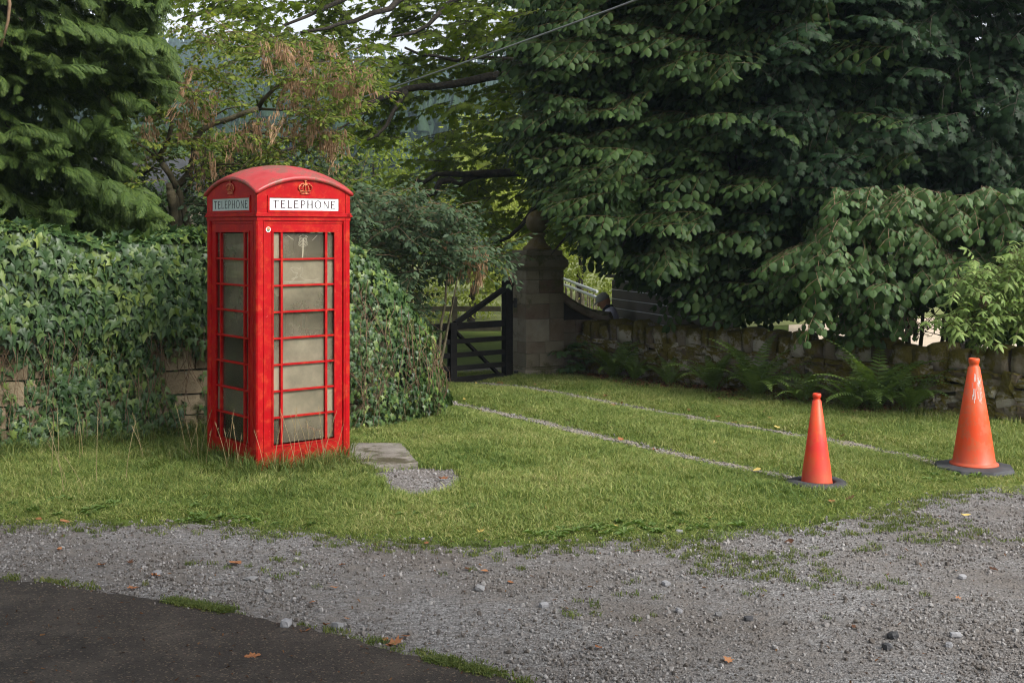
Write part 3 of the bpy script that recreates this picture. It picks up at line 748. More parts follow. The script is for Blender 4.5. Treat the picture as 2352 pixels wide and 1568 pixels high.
# ------------------------------------------------------------------ traffic cones
def m_cone(name, a, b, c_):
    m, t, o = _nodes(name); co = coords(t, True)
    n = tex(t, co, 4, 5, .6); n2 = tex(t, co, 22, 5, .7); n3 = tex(t, co, 9, 6, .75)
    col = ramp(t, n, [(.35, a), (.65, b)])
    dirt = math_(t, 'MULTIPLY', math_(t, 'GREATER_THAN', n3, .53), .55); col = mixc(t, dirt, col, c_)
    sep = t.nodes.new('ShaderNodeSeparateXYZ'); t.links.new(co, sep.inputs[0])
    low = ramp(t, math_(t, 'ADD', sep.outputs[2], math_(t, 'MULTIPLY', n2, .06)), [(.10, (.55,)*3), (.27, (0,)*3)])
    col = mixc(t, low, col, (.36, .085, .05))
    p = princ(t, None, col, .45, .4, bump(t, n2, .15, .004))
    tr = t.nodes.new('ShaderNodeBsdfTranslucent'); t.links.new(col, tr.inputs[0])
    mx = t.nodes.new('ShaderNodeMixShader'); mx.inputs[0].default_value = .12
    t.links.new(p.outputs[0], mx.inputs[1]); t.links.new(tr.outputs[0], mx.inputs[2]); t.links.new(mx.outputs[0], o.inputs[0]); return m
M_CONEA = m_cone('faded_red_plastic', (.72,.035,.028), (.74,.085,.02), (.62,.10,.025))
M_CONEB = m_cone('dusty_orange_plastic', (.70,.065,.012), (.66,.085,.016), (.50,.12,.05))
M_RUB = simple('grey_black_rubber', (.022,.024,.028), (.055,.057,.062), 7, .7, .4, .004)
M_SCUFF = simple('white_scuff_paint', (.55,.5,.48), (.7,.66,.64), 40, .8, 0)
p = G(1876, 1116); cone1 = empty('traffic_cone', (p.x, p.y, 0), 'smaller faded red traffic cone set in an old black rubber ring', 'traffic cone', .3, 'traffic cones on the grass')
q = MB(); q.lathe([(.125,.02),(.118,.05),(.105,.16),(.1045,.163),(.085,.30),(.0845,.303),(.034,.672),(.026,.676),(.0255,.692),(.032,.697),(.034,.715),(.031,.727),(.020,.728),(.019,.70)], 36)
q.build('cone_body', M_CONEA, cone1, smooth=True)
q = MB(); N = 40
prof = [(.145,.004),(.232,.002),(.243,.014),(.236,.034),(.20,.047),(.155,.050),(.138,.040),(.136,.012)]
for r, zz in prof:
    for k in range(N):
        a = 2*math.pi*k/N; w = 1+.012*math.sin(3*a+1)+.008*math.sin(7*a); q.v.append((r*w*math.cos(a), r*w*math.sin(a), zz+.006*math.sin(2*a+.5)*(r/.24)))
for i in range(len(prof)):
    for k in range(N):
        a = i*N+k; b = i*N+(k+1)%N; i2 = (i+1) % len(prof); q.f.append((a, b, i2*N+(k+1)%N, i2*N+k))
q.build('tyre_base', M_RUB, cone1, smooth=True)
p = G(2237, 1080); cone2 = empty('traffic_cone', (p.x, p.y, 0), 'taller orange traffic cone with white scuffs on an eight-sided black base', 'traffic cone', .12, 'traffic cones on the grass')
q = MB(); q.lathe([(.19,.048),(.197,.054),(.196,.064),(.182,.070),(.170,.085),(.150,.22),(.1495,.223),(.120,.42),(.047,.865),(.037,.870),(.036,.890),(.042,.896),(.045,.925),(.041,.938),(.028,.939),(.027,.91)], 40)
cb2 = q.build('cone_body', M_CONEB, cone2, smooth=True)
q = MB(); q.lathe([(.325,.0),(.335,.010),(.322,.042),(.225,.054),(.10,.054)], 8); q.build('rubber_base', M_RUB, cone2, bevel=.004)
q = MB(); rs = random.Random(5)
for i in range(22):
    a = -math.pi/2 + rs.uniform(-.6, .45); z0 = rs.uniform(.56,.76); z1 = z0+rs.uniform(.02,.09); w = rs.uniform(.0007,.0028)
    def rad(z): return .120+(z-.42)*(.047-.120)/(.865-.42)+.0012
    q.add([(rad(z)*math.cos(a+d), rad(z)*math.sin(a+d), z) for z, d in ((z0,-w/.08),(z0,w/.08),(z1,w/.08),(z1,-w/.08))], [(0,1,2,3)])
q.build('white_scuffs', M_SCUFF, cb2)

# ------------------------------------------------------------------ behind the wall: shed, person, pipes, fence, house
M_CLAD = simple('grey_brown_cladding', (.050,.042,.034), (.085,.072,.058), 3, .6, .1, .003)
M_CLADR = simple('galvanised_ribs', (.42,.42,.45), (.62,.62,.66), 20, .35, 0)
sa = Vector((1.585, 19.5, 0)); sb = Vector((2.36, 17.15, 0)); sd_ = (sb-sa); sl_ = sd_.length; sA = math.atan2(sd_.y, sd_.x)
shed = empty('garden_shed', (sa.x, sa.y, -.62), 'low dark shed clad in horizontal ribbed sheets behind the dry stone wall', 'shed', sA)
q = MB(); q.box(0, sl_, 0.03, .9, 0, 1.88); q.build('shed_body', M_CLAD, shed)
zz = .10
while zz < 1.84:
    q = MB(); q.box(-.004, sl_+.004, .0, .028, zz, zz+.128); q.build('cladding_board', M_CLAD, shed, bevel=.005)
    q = MB(); q.box(-.006, sl_+.006, -.012, .02, zz+.131, zz+.141); q.build('rib', M_CLADR, shed)
    zz += .146
q = MB(); q.prism([(-.08, 1.885), (sl_+.08, 1.885), (sl_+.08, 1.93), (-.08, 1.93)], -.08, 1.0); q.build('shed_roof', M_CLAD, shed)

# person behind the wall: flat cap, head bowed, facing the gate
M_SKIN = simple('weathered_skin', (.52,.25,.14), (.60,.30,.18), 12, .55, .1, .002)
M_CLOTH = simple('pale_lilac_shirt', (.46,.45,.58), (.56,.55,.68), 10, .9, .2, .003)
M_TROUS = simple('dark_trousers', (.03,.03,.035), (.05,.05,.055), 10, .9, 0)
M_CAPC = simple('grey_tweed_cap', (.24,.245,.225), (.34,.345,.315), 60, .95, .3, .002)
M_VEST = simple('navy_body_warmer', (.012,.013,.022), (.025,.026,.04), 12, .85, .2, .003)
pp = Vector((1.515, 18.85, -.66))
person = empty('person', pp, 'person in a grey cap and pale shirt bowing the head behind the wall', 'person')
def skin(name, verts, edges, radii, m, parent, sub=2):
    me = bpy.data.meshes.new(name); me.from_pydata(verts, edges, []); me.materials.append(m)
    o = bpy.data.objects.new(name, me); link(o, parent)
    md = o.modifiers.new('skin', 'SKIN'); md.use_smooth_shade = True
    if not me.skin_vertices: bpy.context.view_layer.update()
    for i, r in enumerate(radii):
        sv = me.skin_vertices[0].data[i]; sv.radius = r if isinstance(r, tuple) else (r, r); sv.use_root = (i == 0)
    s = o.modifiers.new('sub', 'SUBSURF'); s.levels = sub; s.render_levels = sub; return o
verts = [(0.06,0,.92),(0.05,0,1.10),(0.02,0,1.28),(-.02,0,1.42),(-.05,0,1.50),          # spine to neck
         (-.02,-.19,1.40),(-.05,-.25,1.14),(-.20,-.24,.96),(-.30,-.20,.93),
         (-.02,.19,1.40),(-.05,.25,1.14),(-.20,.24,.96),(-.30,.20,.93),
         (.06,-.10,.86),(.02,-.11,.48),(.06,-.11,.08),(-.08,-.12,.04),
         (.06,.10,.86),(.02,.11,.48),(.06,.11,.08),(-.08,.12,.04)]
edges = [(0,1),(1,2),(2,3),(3,4),(3,5),(5,6),(6,7),(7,8),(3,9),(9,10),(10,11),(11,12),(0,13),(13,14),(14,15),(15,16),(0,17),(17,18),(18,19),(19,20)]
radii = [(.15,.13),(.14,.12),(.16,.13),(.13,.10),.06,.075,.055,.042,.035,.075,.055,.042,.035,.095,.065,.05,.045,.095,.065,.05,.045]
skin('shirt_and_body', verts, edges, radii, M_CLOTH, person)
# head tilted forward, face towards -x
HM = Matrix.Translation((-.105, 0, 1.585)) @ Matrix.Rotation(R(-28), 4, 'Y')
bm = bmesh.new(); bmesh.ops.create_uvsphere(bm, u_segments=28, v_segments=20, radius=1)
for v in bm.verts:
    x, y, z_ = v.co; v.co = Vector((x*.100, y*.076, z_*.118))
    if z_ < -.1: v.co.x -= .016*(-z_); v.co.y *= 1+.22*z_
    if x < 0:
        g_ = math.exp(-((y)/.16)**2 - ((z_+.12)/.20)**2); v.co.x -= .026*g_                      # nose
        g_ = math.exp(-((y)/.30)**2 - ((z_+.72)/.16)**2); v.co.x -= .016*g_                      # chin
        g_ = math.exp(-((abs(y)-.38)/.16)**2 - ((z_-.10)/.12)**2); v.co.x += .011*g_             # eye sockets
        g_ = math.exp(-((y)/.25)**2 - ((z_+.46)/.06)**2); v.co.x += .006*g_                      # mouth line
    g_ = math.exp(-((x-.05)/.16)**2 - ((z_+.05)/.22)**2)
    if abs(y) > .6: v.co.y += math.copysign(.016*g_, y)                                          # ears
    v.co = HM @ v.co
me = bpy.data.meshes.new('head'); bm.to_mesh(me); bm.free(); me.materials.append(M_SKIN); me.polygons.foreach_set('use_smooth', [True]*len(me.polygons))
link(bpy.data.objects.new('head', me), person)
q = MB(); q.lathe([(.001,.135),(.05,.130),(.085,.108),(.105,.070),(.110,.035),(.106,.022)][::-1], 26, M=HM @ Matrix.Scale(.82, 4, (0,1,0)))
q.prism([(-.06,.026),(-.175,.012),(-.180,.020),(-.06,.052)], -.058, .058, HM); q.build('cap', M_CAPC, person, smooth=True)
q = MB(); q.lathe([(.105,1.36),(.10,1.43),(.078,1.50),(.066,1.53)], 18, (-.035, 0, 0)); q.build('collar', M_VEST, person, smooth=True)
skin('trousers', [(.06,0,.93),(.06,-.10,.86),(.02,-.11,.48),(.06,-.11,.10),(.06,.10,.86),(.02,.11,.48),(.06,.11,.10)], [(0,1),(1,2),(2,3),(0,4),(4,5),(5,6)], [(.16,.14),.105,.08,.065,.105,.08,.065], M_TROUS, person)

# ribbed white pipes on stakes beyond the wing wall
M_PIPE = simple('white_ribbed_plastic', (.42,.44,.46), (.56,.58,.60), 12, .5, 0)
for i, (a, b_, lab) in enumerate(((W(1262,628,30), W(1372,670,24), 'upper of two white ribbed pipes lying beyond the wing wall'), (W(1262,641,29.5), W(1378,686,23.5), 'lower of two white ribbed pipes lying beyond the wing wall'))):
    pr = empty('ribbed_pipe', a, lab, 'pipe', 0, 'white ribbed pipes'); d = b_-a; L = d.length; n = 46
    pts = []; rad = []
    for k in range(n*4+1):
        t_ = k/(n*4); pts.append(d*t_); rad.append(.030 if k % 4 else .023)
    q = MB(); q.tube(pts, rad, 10); q.build('pipe_skin', M_PIPE, pr, smooth=False)
    for k in range(9):
        v = d*(k+.5)/9; q = MB(); q.tube([(v.x, v.y, v.z-.05), (v.x, v.y, -a.z)], .018, 6); q.build('stake', M_OLDWOOD, pr)
# post and rail fence beyond the gate
fe = empty('post_and_rail_fence', (-1.4, 22.5, 0), 'grey wooden post and rail fence seen through the black gate', 'fence')
for x in (-2.6, -1.0, .35):
    q = MB(); q.box(x-.05, x+.05, -.05, .05, -.1, .80); q.build('post', M_OLDWOOD, fe, bevel=.008)
for zc in (.58, .22):
    q = MB(); q.box(-3.4, 1.2, -.075, -.052, zc-.045, zc+.045); q.build('rail', M_OLDWOOD, fe, bevel=.005)
# stone cottage glimpsed behind the conifer and the laburnum
M_COTT = simple('cottage_rubble_wall', (.10,.085,.06), (.19,.165,.12), 5, .9, .6, .02)
M_SLATE = simple('slate_roof', (.03,.032,.036), (.055,.058,.062), 4, .85, .2, .01, spec=.2)
M_FRAMEW = simple('white_window_frame', (.6,.6,.58), (.7,.7,.68), 9, .5, 0)
M_PANEW = simple('dark_window_glass', (.03,.04,.045), (.06,.075,.08), 5, .08, 0, spec=.8)
hs = empty('cottage', (-7.3, 24, 0), 'stone cottage with a white-framed window behind the laburnum tree', 'house', R(8))
q = MB(); q.box(-3.4, .75, 0, 5, -.1, 2.7); q.build('wall', M_COTT, hs)
q = MB(); q.prism([(-.35, 2.7), (5.35, 2.7), (2.5, 3.6)], 0, 1); q.v = [(-3.6+4.5*(y), x, z) for x, y, z in q.v]; q.build('roof', M_SLATE, hs)
for x in (-2.2, .35):
    q = MB(); ring_box(q, x-.42, x+.42, 1.15, 2.35, .07, -.06, .02); q.box(x-.02, x+.02, -.05, .02, 1.2, 2.3); w_ = q.build('window', M_FRAMEW, hs)
    q = MB(); q.box(x-.36, x+.36, -.02, -.008, 1.2, 2.3); q.build('pane', M_PANEW, w_)
    q = MB(); q.box(x-.55, x+.55, -.12, .02, 1.05, 1.14); q.build('sill', M_COTT, w_)
# overhead cable
a, m1, b_ = W(1500,-14,10.5), W(1110,140,14), W(540,312,24)
pts = []
for k in range(41):
    t_ = k/40; v = a.lerp(b_, t_); pts.append(v - Vector((0,0,1))*(4*t_*(1-t_)*.07))
q = MB(); q.tube(pts, .009, 6); M_CABLE = simple('grey_cable', (.16,.17,.18), (.22,.23,.24), 20, .5, 0)
tag(q.build('overhead_cable', M_CABLE), 'thin grey overhead cable slanting through the tree tops', 'cable')
# ------------------------------------------------------------------ foliage tools
def side_strip(ts, ws, fold, droop, base_dy=0.0):
    V = []; T = []
    for t_, w in zip(ts, ws): V.append((0, t_, -droop*t_*t_))
    n = len(ts)
    for sgn in (1, -1):
        idx = []
        for i, (t_, w) in enumerate(zip(ts, ws)):
            if w <= 0: idx.append(i); continue
            V.append((sgn*w, t_ + (base_dy if i == 0 else 0), -droop*t_*t_ - fold*w)); idx.append(len(V)-1)
        for i in range(n-1):
            a, b, c, d = i, idx[i], idx[i+1], i+1
            tr = [(a, b, c)] if c == d else [(a, b, c), (a, c, d)]
            if b == a: tr = [(a, c, d)]
            T += [t if sgn > 0 else t[::-1] for t in tr]
    return np.array(V, float), np.array(T, int)
def fan(out, c, droop, fold):
    pts = [(x, y) for x, y in out] + [(-x, y) for x, y in out[::-1] if x > 1e-6]
    V = [(c[0], c[1], 0)] + [(x, y, -droop*max(0, y)**2 - fold*abs(x)) for x, y in pts]
    n = len(pts); T = [(0, i+1, (i+1) % n+1) for i in range(n)]
    return np.array(V, float), np.array(T, int)
LIME = side_strip([0, .28, .68, 1.0], [.13, .36, .27, 0], .38, .26, -.05)
ROUND = side_strip([0, .30, .72, 1.0], [.20, .50, .36, 0], .22, .25, -.10)
OVAL = side_strip([0, .3, .65, 1.0], [0, .20, .21, 0], .25, .18)
LANCE = side_strip([0, .3, .7, 1.0], [0, .17, .13, 0], .3, .25)
MAPLE = fan([(0,0),(.34,-.04),(.26,.18),(.60,.30),(.32,.46),(.40,.74),(.15,.64),(0,1.02)], (0,.33), .22, .18)
IVY = fan([(0,.03),(.24,-.14),(.22,.09),(.56,.24),(.21,.44),(0,1.0)], (0,.28), .24, .22)

def norm(a): return a/np.maximum(1e-9, np.linalg.norm(a, axis=-1, keepdims=True))
def frame(D, Nn):
    D = norm(D); X = norm(np.cross(D, Nn)); Nn = np.cross(X, D); return np.stack([X, D, Nn], axis=-1)      # columns side, along, up
class Leaves:
    def __init__(s): s.P = []; s.D = []; s.N = []; s.S = []; s.seg = []
    def add(s, P, D, Nn, S): s.P.append(P); s.D.append(D); s.N.append(Nn); s.S.append(S)
    def cat(s): return [np.concatenate(a) for a in (s.P, s.D, s.N, s.S)]
def spray(rng, L=.9, n_main=11, sides=5, side_len=.42, n_side=5, size=.12, droop=.35, hang=.55, spread=.75):
    P = []; D = []; N_ = []; S = []; seg = []
    def twig(p0, d0, length, n):
        p = np.array(p0, float); d = np.array(d0, float); pts = [p.copy()]
        for i in range(n):
            d = norm(d + np.array([0, 0, -droop/n*1.2]) + rng.normal(0, .05, 3)); p = p + d*length/n; pts.append(p.copy())
            sgn = 1 if i % 2 else -1; side = norm(np.cross(d, [0, 0, 1.0]))
            ld = norm(d*.55 + side*sgn*spread + np.array([0, 0, -hang]) + rng.normal(0, .18, 3))
            nn = np.array([0, 0, 1.0]) + d*.35 + rng.normal(0, .22, 3)
            P.append(p + side*sgn*.015); D.append(ld); N_.append(nn); S.append(size*rng.uniform(.7, 1.15)*(1-.35*i/n*0.6))
        ld = norm(d + np.array([0,0,-hang*.6])); P.append(p); D.append(ld); N_.append(np.array([0,0,1.0])+d*.4); S.append(size*.7)
        for a, b in zip(pts[:-1], pts[1:]): seg.append((a, b))
        return pts
    main = twig((0,0,0), (0,1,.12), L, n_main)
    for k in range(sides):
        i = int((k+.6)/(sides+.6)*n_main); sgn = 1 if k % 2 else -1
        twig(main[i], (sgn*.8, .75, .02), side_len*(1-.35*k/sides), n_side)
    return np.array(P), np.array(D), np.array(N_), np.array(S), np.array(seg)
def place(L, sprays, pos, dirs, ups, scl, rng, stems=True):
    pos = np.asarray(pos, float); Rm = frame(np.asarray(dirs, float), np.asarray(ups, float)); scl = np.asarray(scl, float)
    pick = rng.integers(0, len(sprays), len(pos))
    for k, (P, D, Nn, S, seg) in enumerate(sprays):
        ix = np.where(pick == k)[0]
        if not len(ix): continue
        Rk = Rm[ix]; sk = scl[ix]
        PP = np.einsum('nij,mj->nmi', Rk, P)*sk[:, None, None] + pos[ix][:, None, :]
        L.add(PP.reshape(-1,3), np.einsum('nij,mj->nmi', Rk, D).reshape(-1,3), np.einsum('nij,mj->nmi', Rk, Nn).reshape(-1,3), (sk[:, None]*S[None, :]).ravel())
        if stems:
            A = np.einsum('nij,mkj->nmki', Rk, seg)*sk[:, None, None, None] + pos[ix][:, None, None, :]
            L.seg.append(A.reshape(-1, 2, 3))
def tri_stems(name, seg, r, m, parent, off):
    A = seg[:,0]-off; B = seg[:,1]-off; d = norm(B-A); n1 = norm(np.cross(d, np.array([.3,.9,.2]))); n2 = np.cross(d, n1)
    c = [n1*r, (-.5*n1+.87*n2)*r, (-.5*n1-.87*n2)*r]
    V = np.stack([A+c[0], A+c[1], A+c[2], B+c[0]*.8, B+c[1]*.8, B+c[2]*.8], axis=1).reshape(-1,3)
    k = np.arange(len(seg))[:, None]*6
    T = np.concatenate([k+np.array([[0,1,4]]),k+np.array([[0,4,3]]),k+np.array([[1,2,5]]),k+np.array([[1,5,4]]),k+np.array([[2,0,3]]),k+np.array([[2,3,5]])])
    o = bpy.data.objects.new(name, np_mesh(name, V, T, m)); link(o, parent); o['kind'] = 'stuff'; return o
def project(P):
    y = np.maximum(P[:,1], .5); return CX + F*P[:,0]/y, HY - F*(P[:,2]-CAMZ)/y
def show_largest(P, S, n, cell=22):
    px, py = project(P); ok = (px > 0) & (px < 2352) & (py > 0) & (py < 1568)
    key = (px//cell).astype(int)*10000 + (py//cell).astype(int); best = {}
    for i in np.where(ok)[0]:
        k = key[i]
        if k not in best or P[i,1] < P[best[k],1]: best[k] = i
    b = np.array(list(best.values()), int)
    if len(b) > n: b = b[np.argsort(-(S[b]/P[b,1]))[:n]]
    return b
def emit(root, L, tmpl, m, name='leaf', rest='foliage', n_ind=300, twigs=None, tw_r=.004, tw_m=None, cell=22, keep=None):
    P, D, Nn, S = L.cat()
    if keep is not None:
        k = keep(P); P, D, Nn, S = P[k], D[k], Nn[k], S[k]
    Rm = frame(D, Nn); off = np.array(root.location); V0, T0 = tmpl
    ind = show_largest(P, S, n_ind, cell) if n_ind else np.array([], int)
    mask = np.ones(len(P), bool); mask[ind] = False
    if mask.any():
        A = Rm[mask]*S[mask][:, None, None]
        V = (np.einsum('nij,mj->nmi', A, V0) + (P[mask]-off)[:, None, :]).reshape(-1,3)
        T = (T0[None] + (np.arange(mask.sum())*len(V0))[:, None, None]).reshape(-1,3)
        o = bpy.data.objects.new(rest, np_mesh(rest, V, T, m)); link(o, root); o['kind'] = 'stuff'
    if len(ind):
        me = np_mesh(name, V0, T0, m)
        for i in ind:
            o = bpy.data.objects.new(name, me); M4 = np.eye(4); M4[:3,:3] = Rm[i]*S[i]; M4[:3,3] = P[i]-off
            o.matrix_basis = Matrix(M4.tolist()); COL.objects.link(o); o.parent = root
    if twigs and L.seg:
        sg = np.concatenate(L.seg)
        if keep is not None: sg = sg[keep(sg[:,1])]
        tri_stems(twigs, sg, tw_r, tw_m, root, off)
    return len(P)
def scatter(name, protos, P, rot, scl, rng, parent=None):
    cl = bpy.data.collections.new(name+'_kinds')
    for p in protos: cl.objects.link(p)
    me = bpy.data.meshes.new(name); P = np.asarray(P, np.float32); me.vertices.add(len(P)); me.vertices.foreach_set('co', P.ravel())
    a = me.attributes.new('rot', 'FLOAT_VECTOR', 'POINT'); a.data.foreach_set('vector', np.asarray(rot, np.float32).ravel())
    a = me.attributes.new('scl', 'FLOAT_VECTOR', 'POINT'); a.data.foreach_set('vector', np.asarray(scl, np.float32).ravel())
    a = me.attributes.new('pick', 'INT', 'POINT'); a.data.foreach_set('value', rng.integers(0, len(protos), len(P)).astype(np.int32))
    o = bpy.data.objects.new(name, me); link(o, parent); o['kind'] = 'stuff'
    ng = bpy.data.node_groups.new(name, 'GeometryNodeTree'); ng.interface.new_socket('Geometry', in_out='INPUT', socket_type='NodeSocketGeometry'); ng.interface.new_socket('Geometry', in_out='OUTPUT', socket_type='NodeSocketGeometry')
    gi = ng.nodes.new('NodeGroupInput'); go = ng.nodes.new('NodeGroupOutput'); ip = ng.nodes.new('GeometryNodeInstanceOnPoints'); ci = ng.nodes.new('GeometryNodeCollectionInfo')
    ci.inputs['Collection'].default_value = cl; ci.inputs['Separate Children'].default_value = True; ci.inputs['Reset Children'].default_value = True
    ip.inputs['Pick Instance'].default_value = True
    for nm, typ, sock in (('rot','FLOAT_VECTOR','Rotation'),('scl','FLOAT_VECTOR','Scale'),('pick','INT','Instance Index')):
        na = ng.nodes.new('GeometryNodeInputNamedAttribute'); na.data_type = typ; na.inputs['Name'].default_value = nm; ng.links.new(na.outputs['Attribute'], ip.inputs[sock])
    ng.links.new(gi.outputs[0], ip.inputs['Points']); ng.links.new(ci.outputs[0], ip.inputs['Instance']); ng.links.new(ip.outputs[0], go.inputs[0])
    md = o.modifiers.new('scatter', 'NODES'); md.node_group = ng; return o
def limb(root, pts, r0, r1, m, name='branch', n=8, wob=0.0, rs=random):
    pts = [Vector(p) for p in pts]; out = []
    for a, b in zip(pts[:-1], pts[1:]):
        k = max(1, int((b-a).length/.25))
        for i in range(k): out.append(a.lerp(b, i/k) + Vector((rs.uniform(-1,1), rs.uniform(-1,1), rs.uniform(-1,1)))*wob)
    out.append(pts[-1]); n_ = len(out)
    q = MB(); q.tube([p-root.location for p in out], [r0+(r1-r0)*(i/(n_-1))**.8 for i in range(n_)], n)
    return q.build(name, m, root, smooth=True)
def sstep(x, a, b): t_ = np.clip((x-a)/(b-a), 0, 1); return t_*t_*(3-2*t_)
def n2(x, y, s=1.0, seed=0.0): return np.array([noise.noise(Vector((float(a)*s, float(b)*s, seed))) for a, b in zip(np.ravel(x), np.ravel(y))]).reshape(np.shape(x))

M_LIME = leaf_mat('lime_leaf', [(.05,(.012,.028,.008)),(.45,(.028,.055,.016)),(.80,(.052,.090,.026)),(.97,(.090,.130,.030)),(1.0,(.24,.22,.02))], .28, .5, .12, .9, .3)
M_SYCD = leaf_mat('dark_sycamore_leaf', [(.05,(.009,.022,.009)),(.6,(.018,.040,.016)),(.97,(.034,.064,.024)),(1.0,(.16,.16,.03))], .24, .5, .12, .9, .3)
M_SYC = leaf_mat('sycamore_leaf', [(.05,(.065,.105,.016)),(.5,(.120,.170,.024)),(.95,(.18,.22,.034)),(1.0,(.26,.22,.02))], .58, .55, .2)
M_ROUND = leaf_mat('hazel_leaf', [(.05,(.034,.072,.022)),(.55,(.060,.112,.034)),(.93,(.090,.145,.045)),(.98,(.15,.17,.04)),(1.0,(.25,.20,.04))], .3, .5, .25)
M_ELDER = leaf_mat('elder_leaf', [(.05,(.10,.165,.045)),(.6,(.18,.26,.075)),(.95,(.29,.35,.12)),(1.0,(.38,.32,.09))], .35, .5, .2)
M_LABU = leaf_mat('laburnum_leaf', [(.05,(.050,.085,.018)),(.5,(.125,.175,.038)),(.80,(.23,.26,.048)),(.93,(.38,.35,.04)),(1.0,(.52,.38,.02))], .5, .55, .15)
M_SHRUB = leaf_mat('grey_green_shrub_leaf', [(.05,(.030,.056,.030)),(.5,(.055,.090,.045)),(.9,(.085,.125,.055)),(.97,(.15,.16,.04)),(1.0,(.35,.25,.03))], .32, .55, .2)
M_IVY = leaf_mat('ivy_leaf', [(.05,(.014,.036,.011)),(.38,(.032,.070,.021)),(.62,(.064,.112,.032)),(.80,(.15,.205,.045)),(.96,(.28,.31,.07)),(1.0,(.30,.09,.05))], .2, .40, .38, 1.6, .45)
M_CONIF = leaf_mat('cypress_frond', [(.05,(.022,.044,.010)),(.5,(.050,.088,.018)),(.95,(.11,.155,.032)),(1.0,(.15,.17,.03))], .25, .6, .25, 1.1, .5)
M_FERN = leaf_mat('fern_frond', [(.05,(.08,.135,.035)),(.6,(.15,.225,.06)),(1.0,(.22,.30,.085))], .4, .5, .2)
M_POD = leaf_mat('dry_brown_pods', [(.05,(.20,.12,.07)),(.6,(.36,.23,.135)),(1.0,(.50,.36,.22))], .3, .8, .1, tcol=(1,1,1))
M_FAR = [leaf_mat('far_leaf', [(.05,(.09,.14,.03)),(.6,(.17,.22,.045)),(1.0,(.30,.32,.08))], .5, .6, .1),
         leaf_mat('far_leaf', [(.05,(.15,.20,.04)),(.6,(.28,.33,.08)),(1.0,(.46,.46,.15))], .5, .6, .1),
         leaf_mat('far_leaf', [(.05,(.030,.060,.024)),(.6,(.055,.095,.034)),(1.0,(.09,.13,.05))], .4, .6, .2)]

# ------------------------------------------------------------------ boughed crown
def boughs(rng, base, specs, spr, scale=(.9,1.25), spread=50, start=.35, keep=None, dens=7.5):
    """specs: (azimuth, z0, length, rise, drop); returns spray placements and the bough lines"""
    pos = []; dr = []; up = []; lines = []
    for az, z0, Ln, rise, drop in specs:
        d = np.array([math.cos(az), math.sin(az), 0]); p0 = np.array([base[0], base[1], z0]); pts = []
        for i in range(13):
            t_ = i/12; pts.append(p0 + d*Ln*t_ + np.array([0,0,rise*t_ - drop*t_*t_]))
        lines.append(pts); n = max(6, int(Ln*(1-start)*dens))
        for k in range(n):
            t_ = start + (1-start)*(k+rng.uniform(0,1))/n; i = min(11, int(t_*12)); f = t_*12-i
            p = pts[i]*(1-f)+pts[i+1]*f; tg = norm(pts[i+1]-pts[i]); a = math.radians(spread)*(1 if k % 2 else -1)*rng.uniform(.5,1.2)*(1.0 if t_ < .93 else .3)
            v = np.array([tg[0]*math.cos(a)-tg[1]*math.sin(a), tg[0]*math.sin(a)+tg[1]*math.cos(a), tg[2]*.7+rng.uniform(-.18,.08)])
            pos.append(p + rng.normal(0,.05,3)); dr.append(v); up.append(np.array([0,0,1.0])+v*.1+rng.normal(0,.08,3))
    pos = np.array(pos); dr = np.array(dr); up = np.array(up)
    if keep is not None:
        tip = pos + norm(dr)*.7; k = keep(tip) & keep(pos); pos, dr, up = pos[k], dr[k], up[k]
    return pos, dr, up, rng.uniform(scale[0], scale[1], len(pos)), lines

# --- the big lime on the right
rng = np.random.default_rng(41)
lb = np.array([3.1, 18.3])
lime = empty('lime_tree', (lb[0], lb[1], -.2), 'large lime tree with dense drooping grey-green boughs hanging over the dry stone wall', 'tree')
rs = random.Random(2)
limb(lime, [(3.1,18.3,-.3),(3.12,18.3,1.5),(3.05,18.3,4.2),(3.1,18.35,8.5)], .27, .14, M_BARK, 'trunk', 12, .015, rs)
sp_l = [spray(np.random.default_rng(100+i), .80, 11, 6, .44, 6, .124, .22, .45, .65) for i in range(6)]
def shelves(rng, n, box_, dep, inside_, dirs, seed, sx=.0075, sy=.019, tilt=.38, amp=1.5, jit=.45, back=.55):
    """spray positions in overlapping, slightly tilted shelves of foliage: nearer where a shelf bulges, deeper between"""
    P = []; D = []; tries = 0
    while len(P) < n and tries < n*40:
        tries += 1; px = rng.uniform(box_[0], box_[1]); py = rng.uniform(box_[2], box_[3])
        if not inside_(px, py): continue
        nz = noise.noise(Vector((px*sx, (py+tilt*px)*sy, seed))) + .45*noise.noise(Vector((px*sx*3, (py+tilt*px)*sy*2.1, seed+5)))
        if nz < -.45 and rng.random() < .75: continue
        y = dep - amp*nz + rng.normal(0, jit)
        d_ = norm(np.array(dirs)+rng.normal(0, .42, 3)*np.array([1,1,.55])); P.append(tuple(np.array(W(px, py, y)) - d_*back)); D.append(tuple(d_))
    return P, D
LOWX = [1100,1150,1190,1230,1262,1290,1340,1400,1460,1540,1620,1800,1960,2000]; LOWY = [80,320,365,425,490,470,530,610,655,705,722,730,725,470]
def in_lime(px, py):
    w_ = 16*math.sin(px*.07)+10*math.sin(px*.19+2)
    if py > np.interp(px, LOWX, LOWY)+w_-22: return False
    if px < 1212+34*math.sin(py*.035)+22*math.sin(py*.11): return False
    return not (px > 1800 and py > 500-(px-1800)*.3)
LL = Leaves(); lines = []
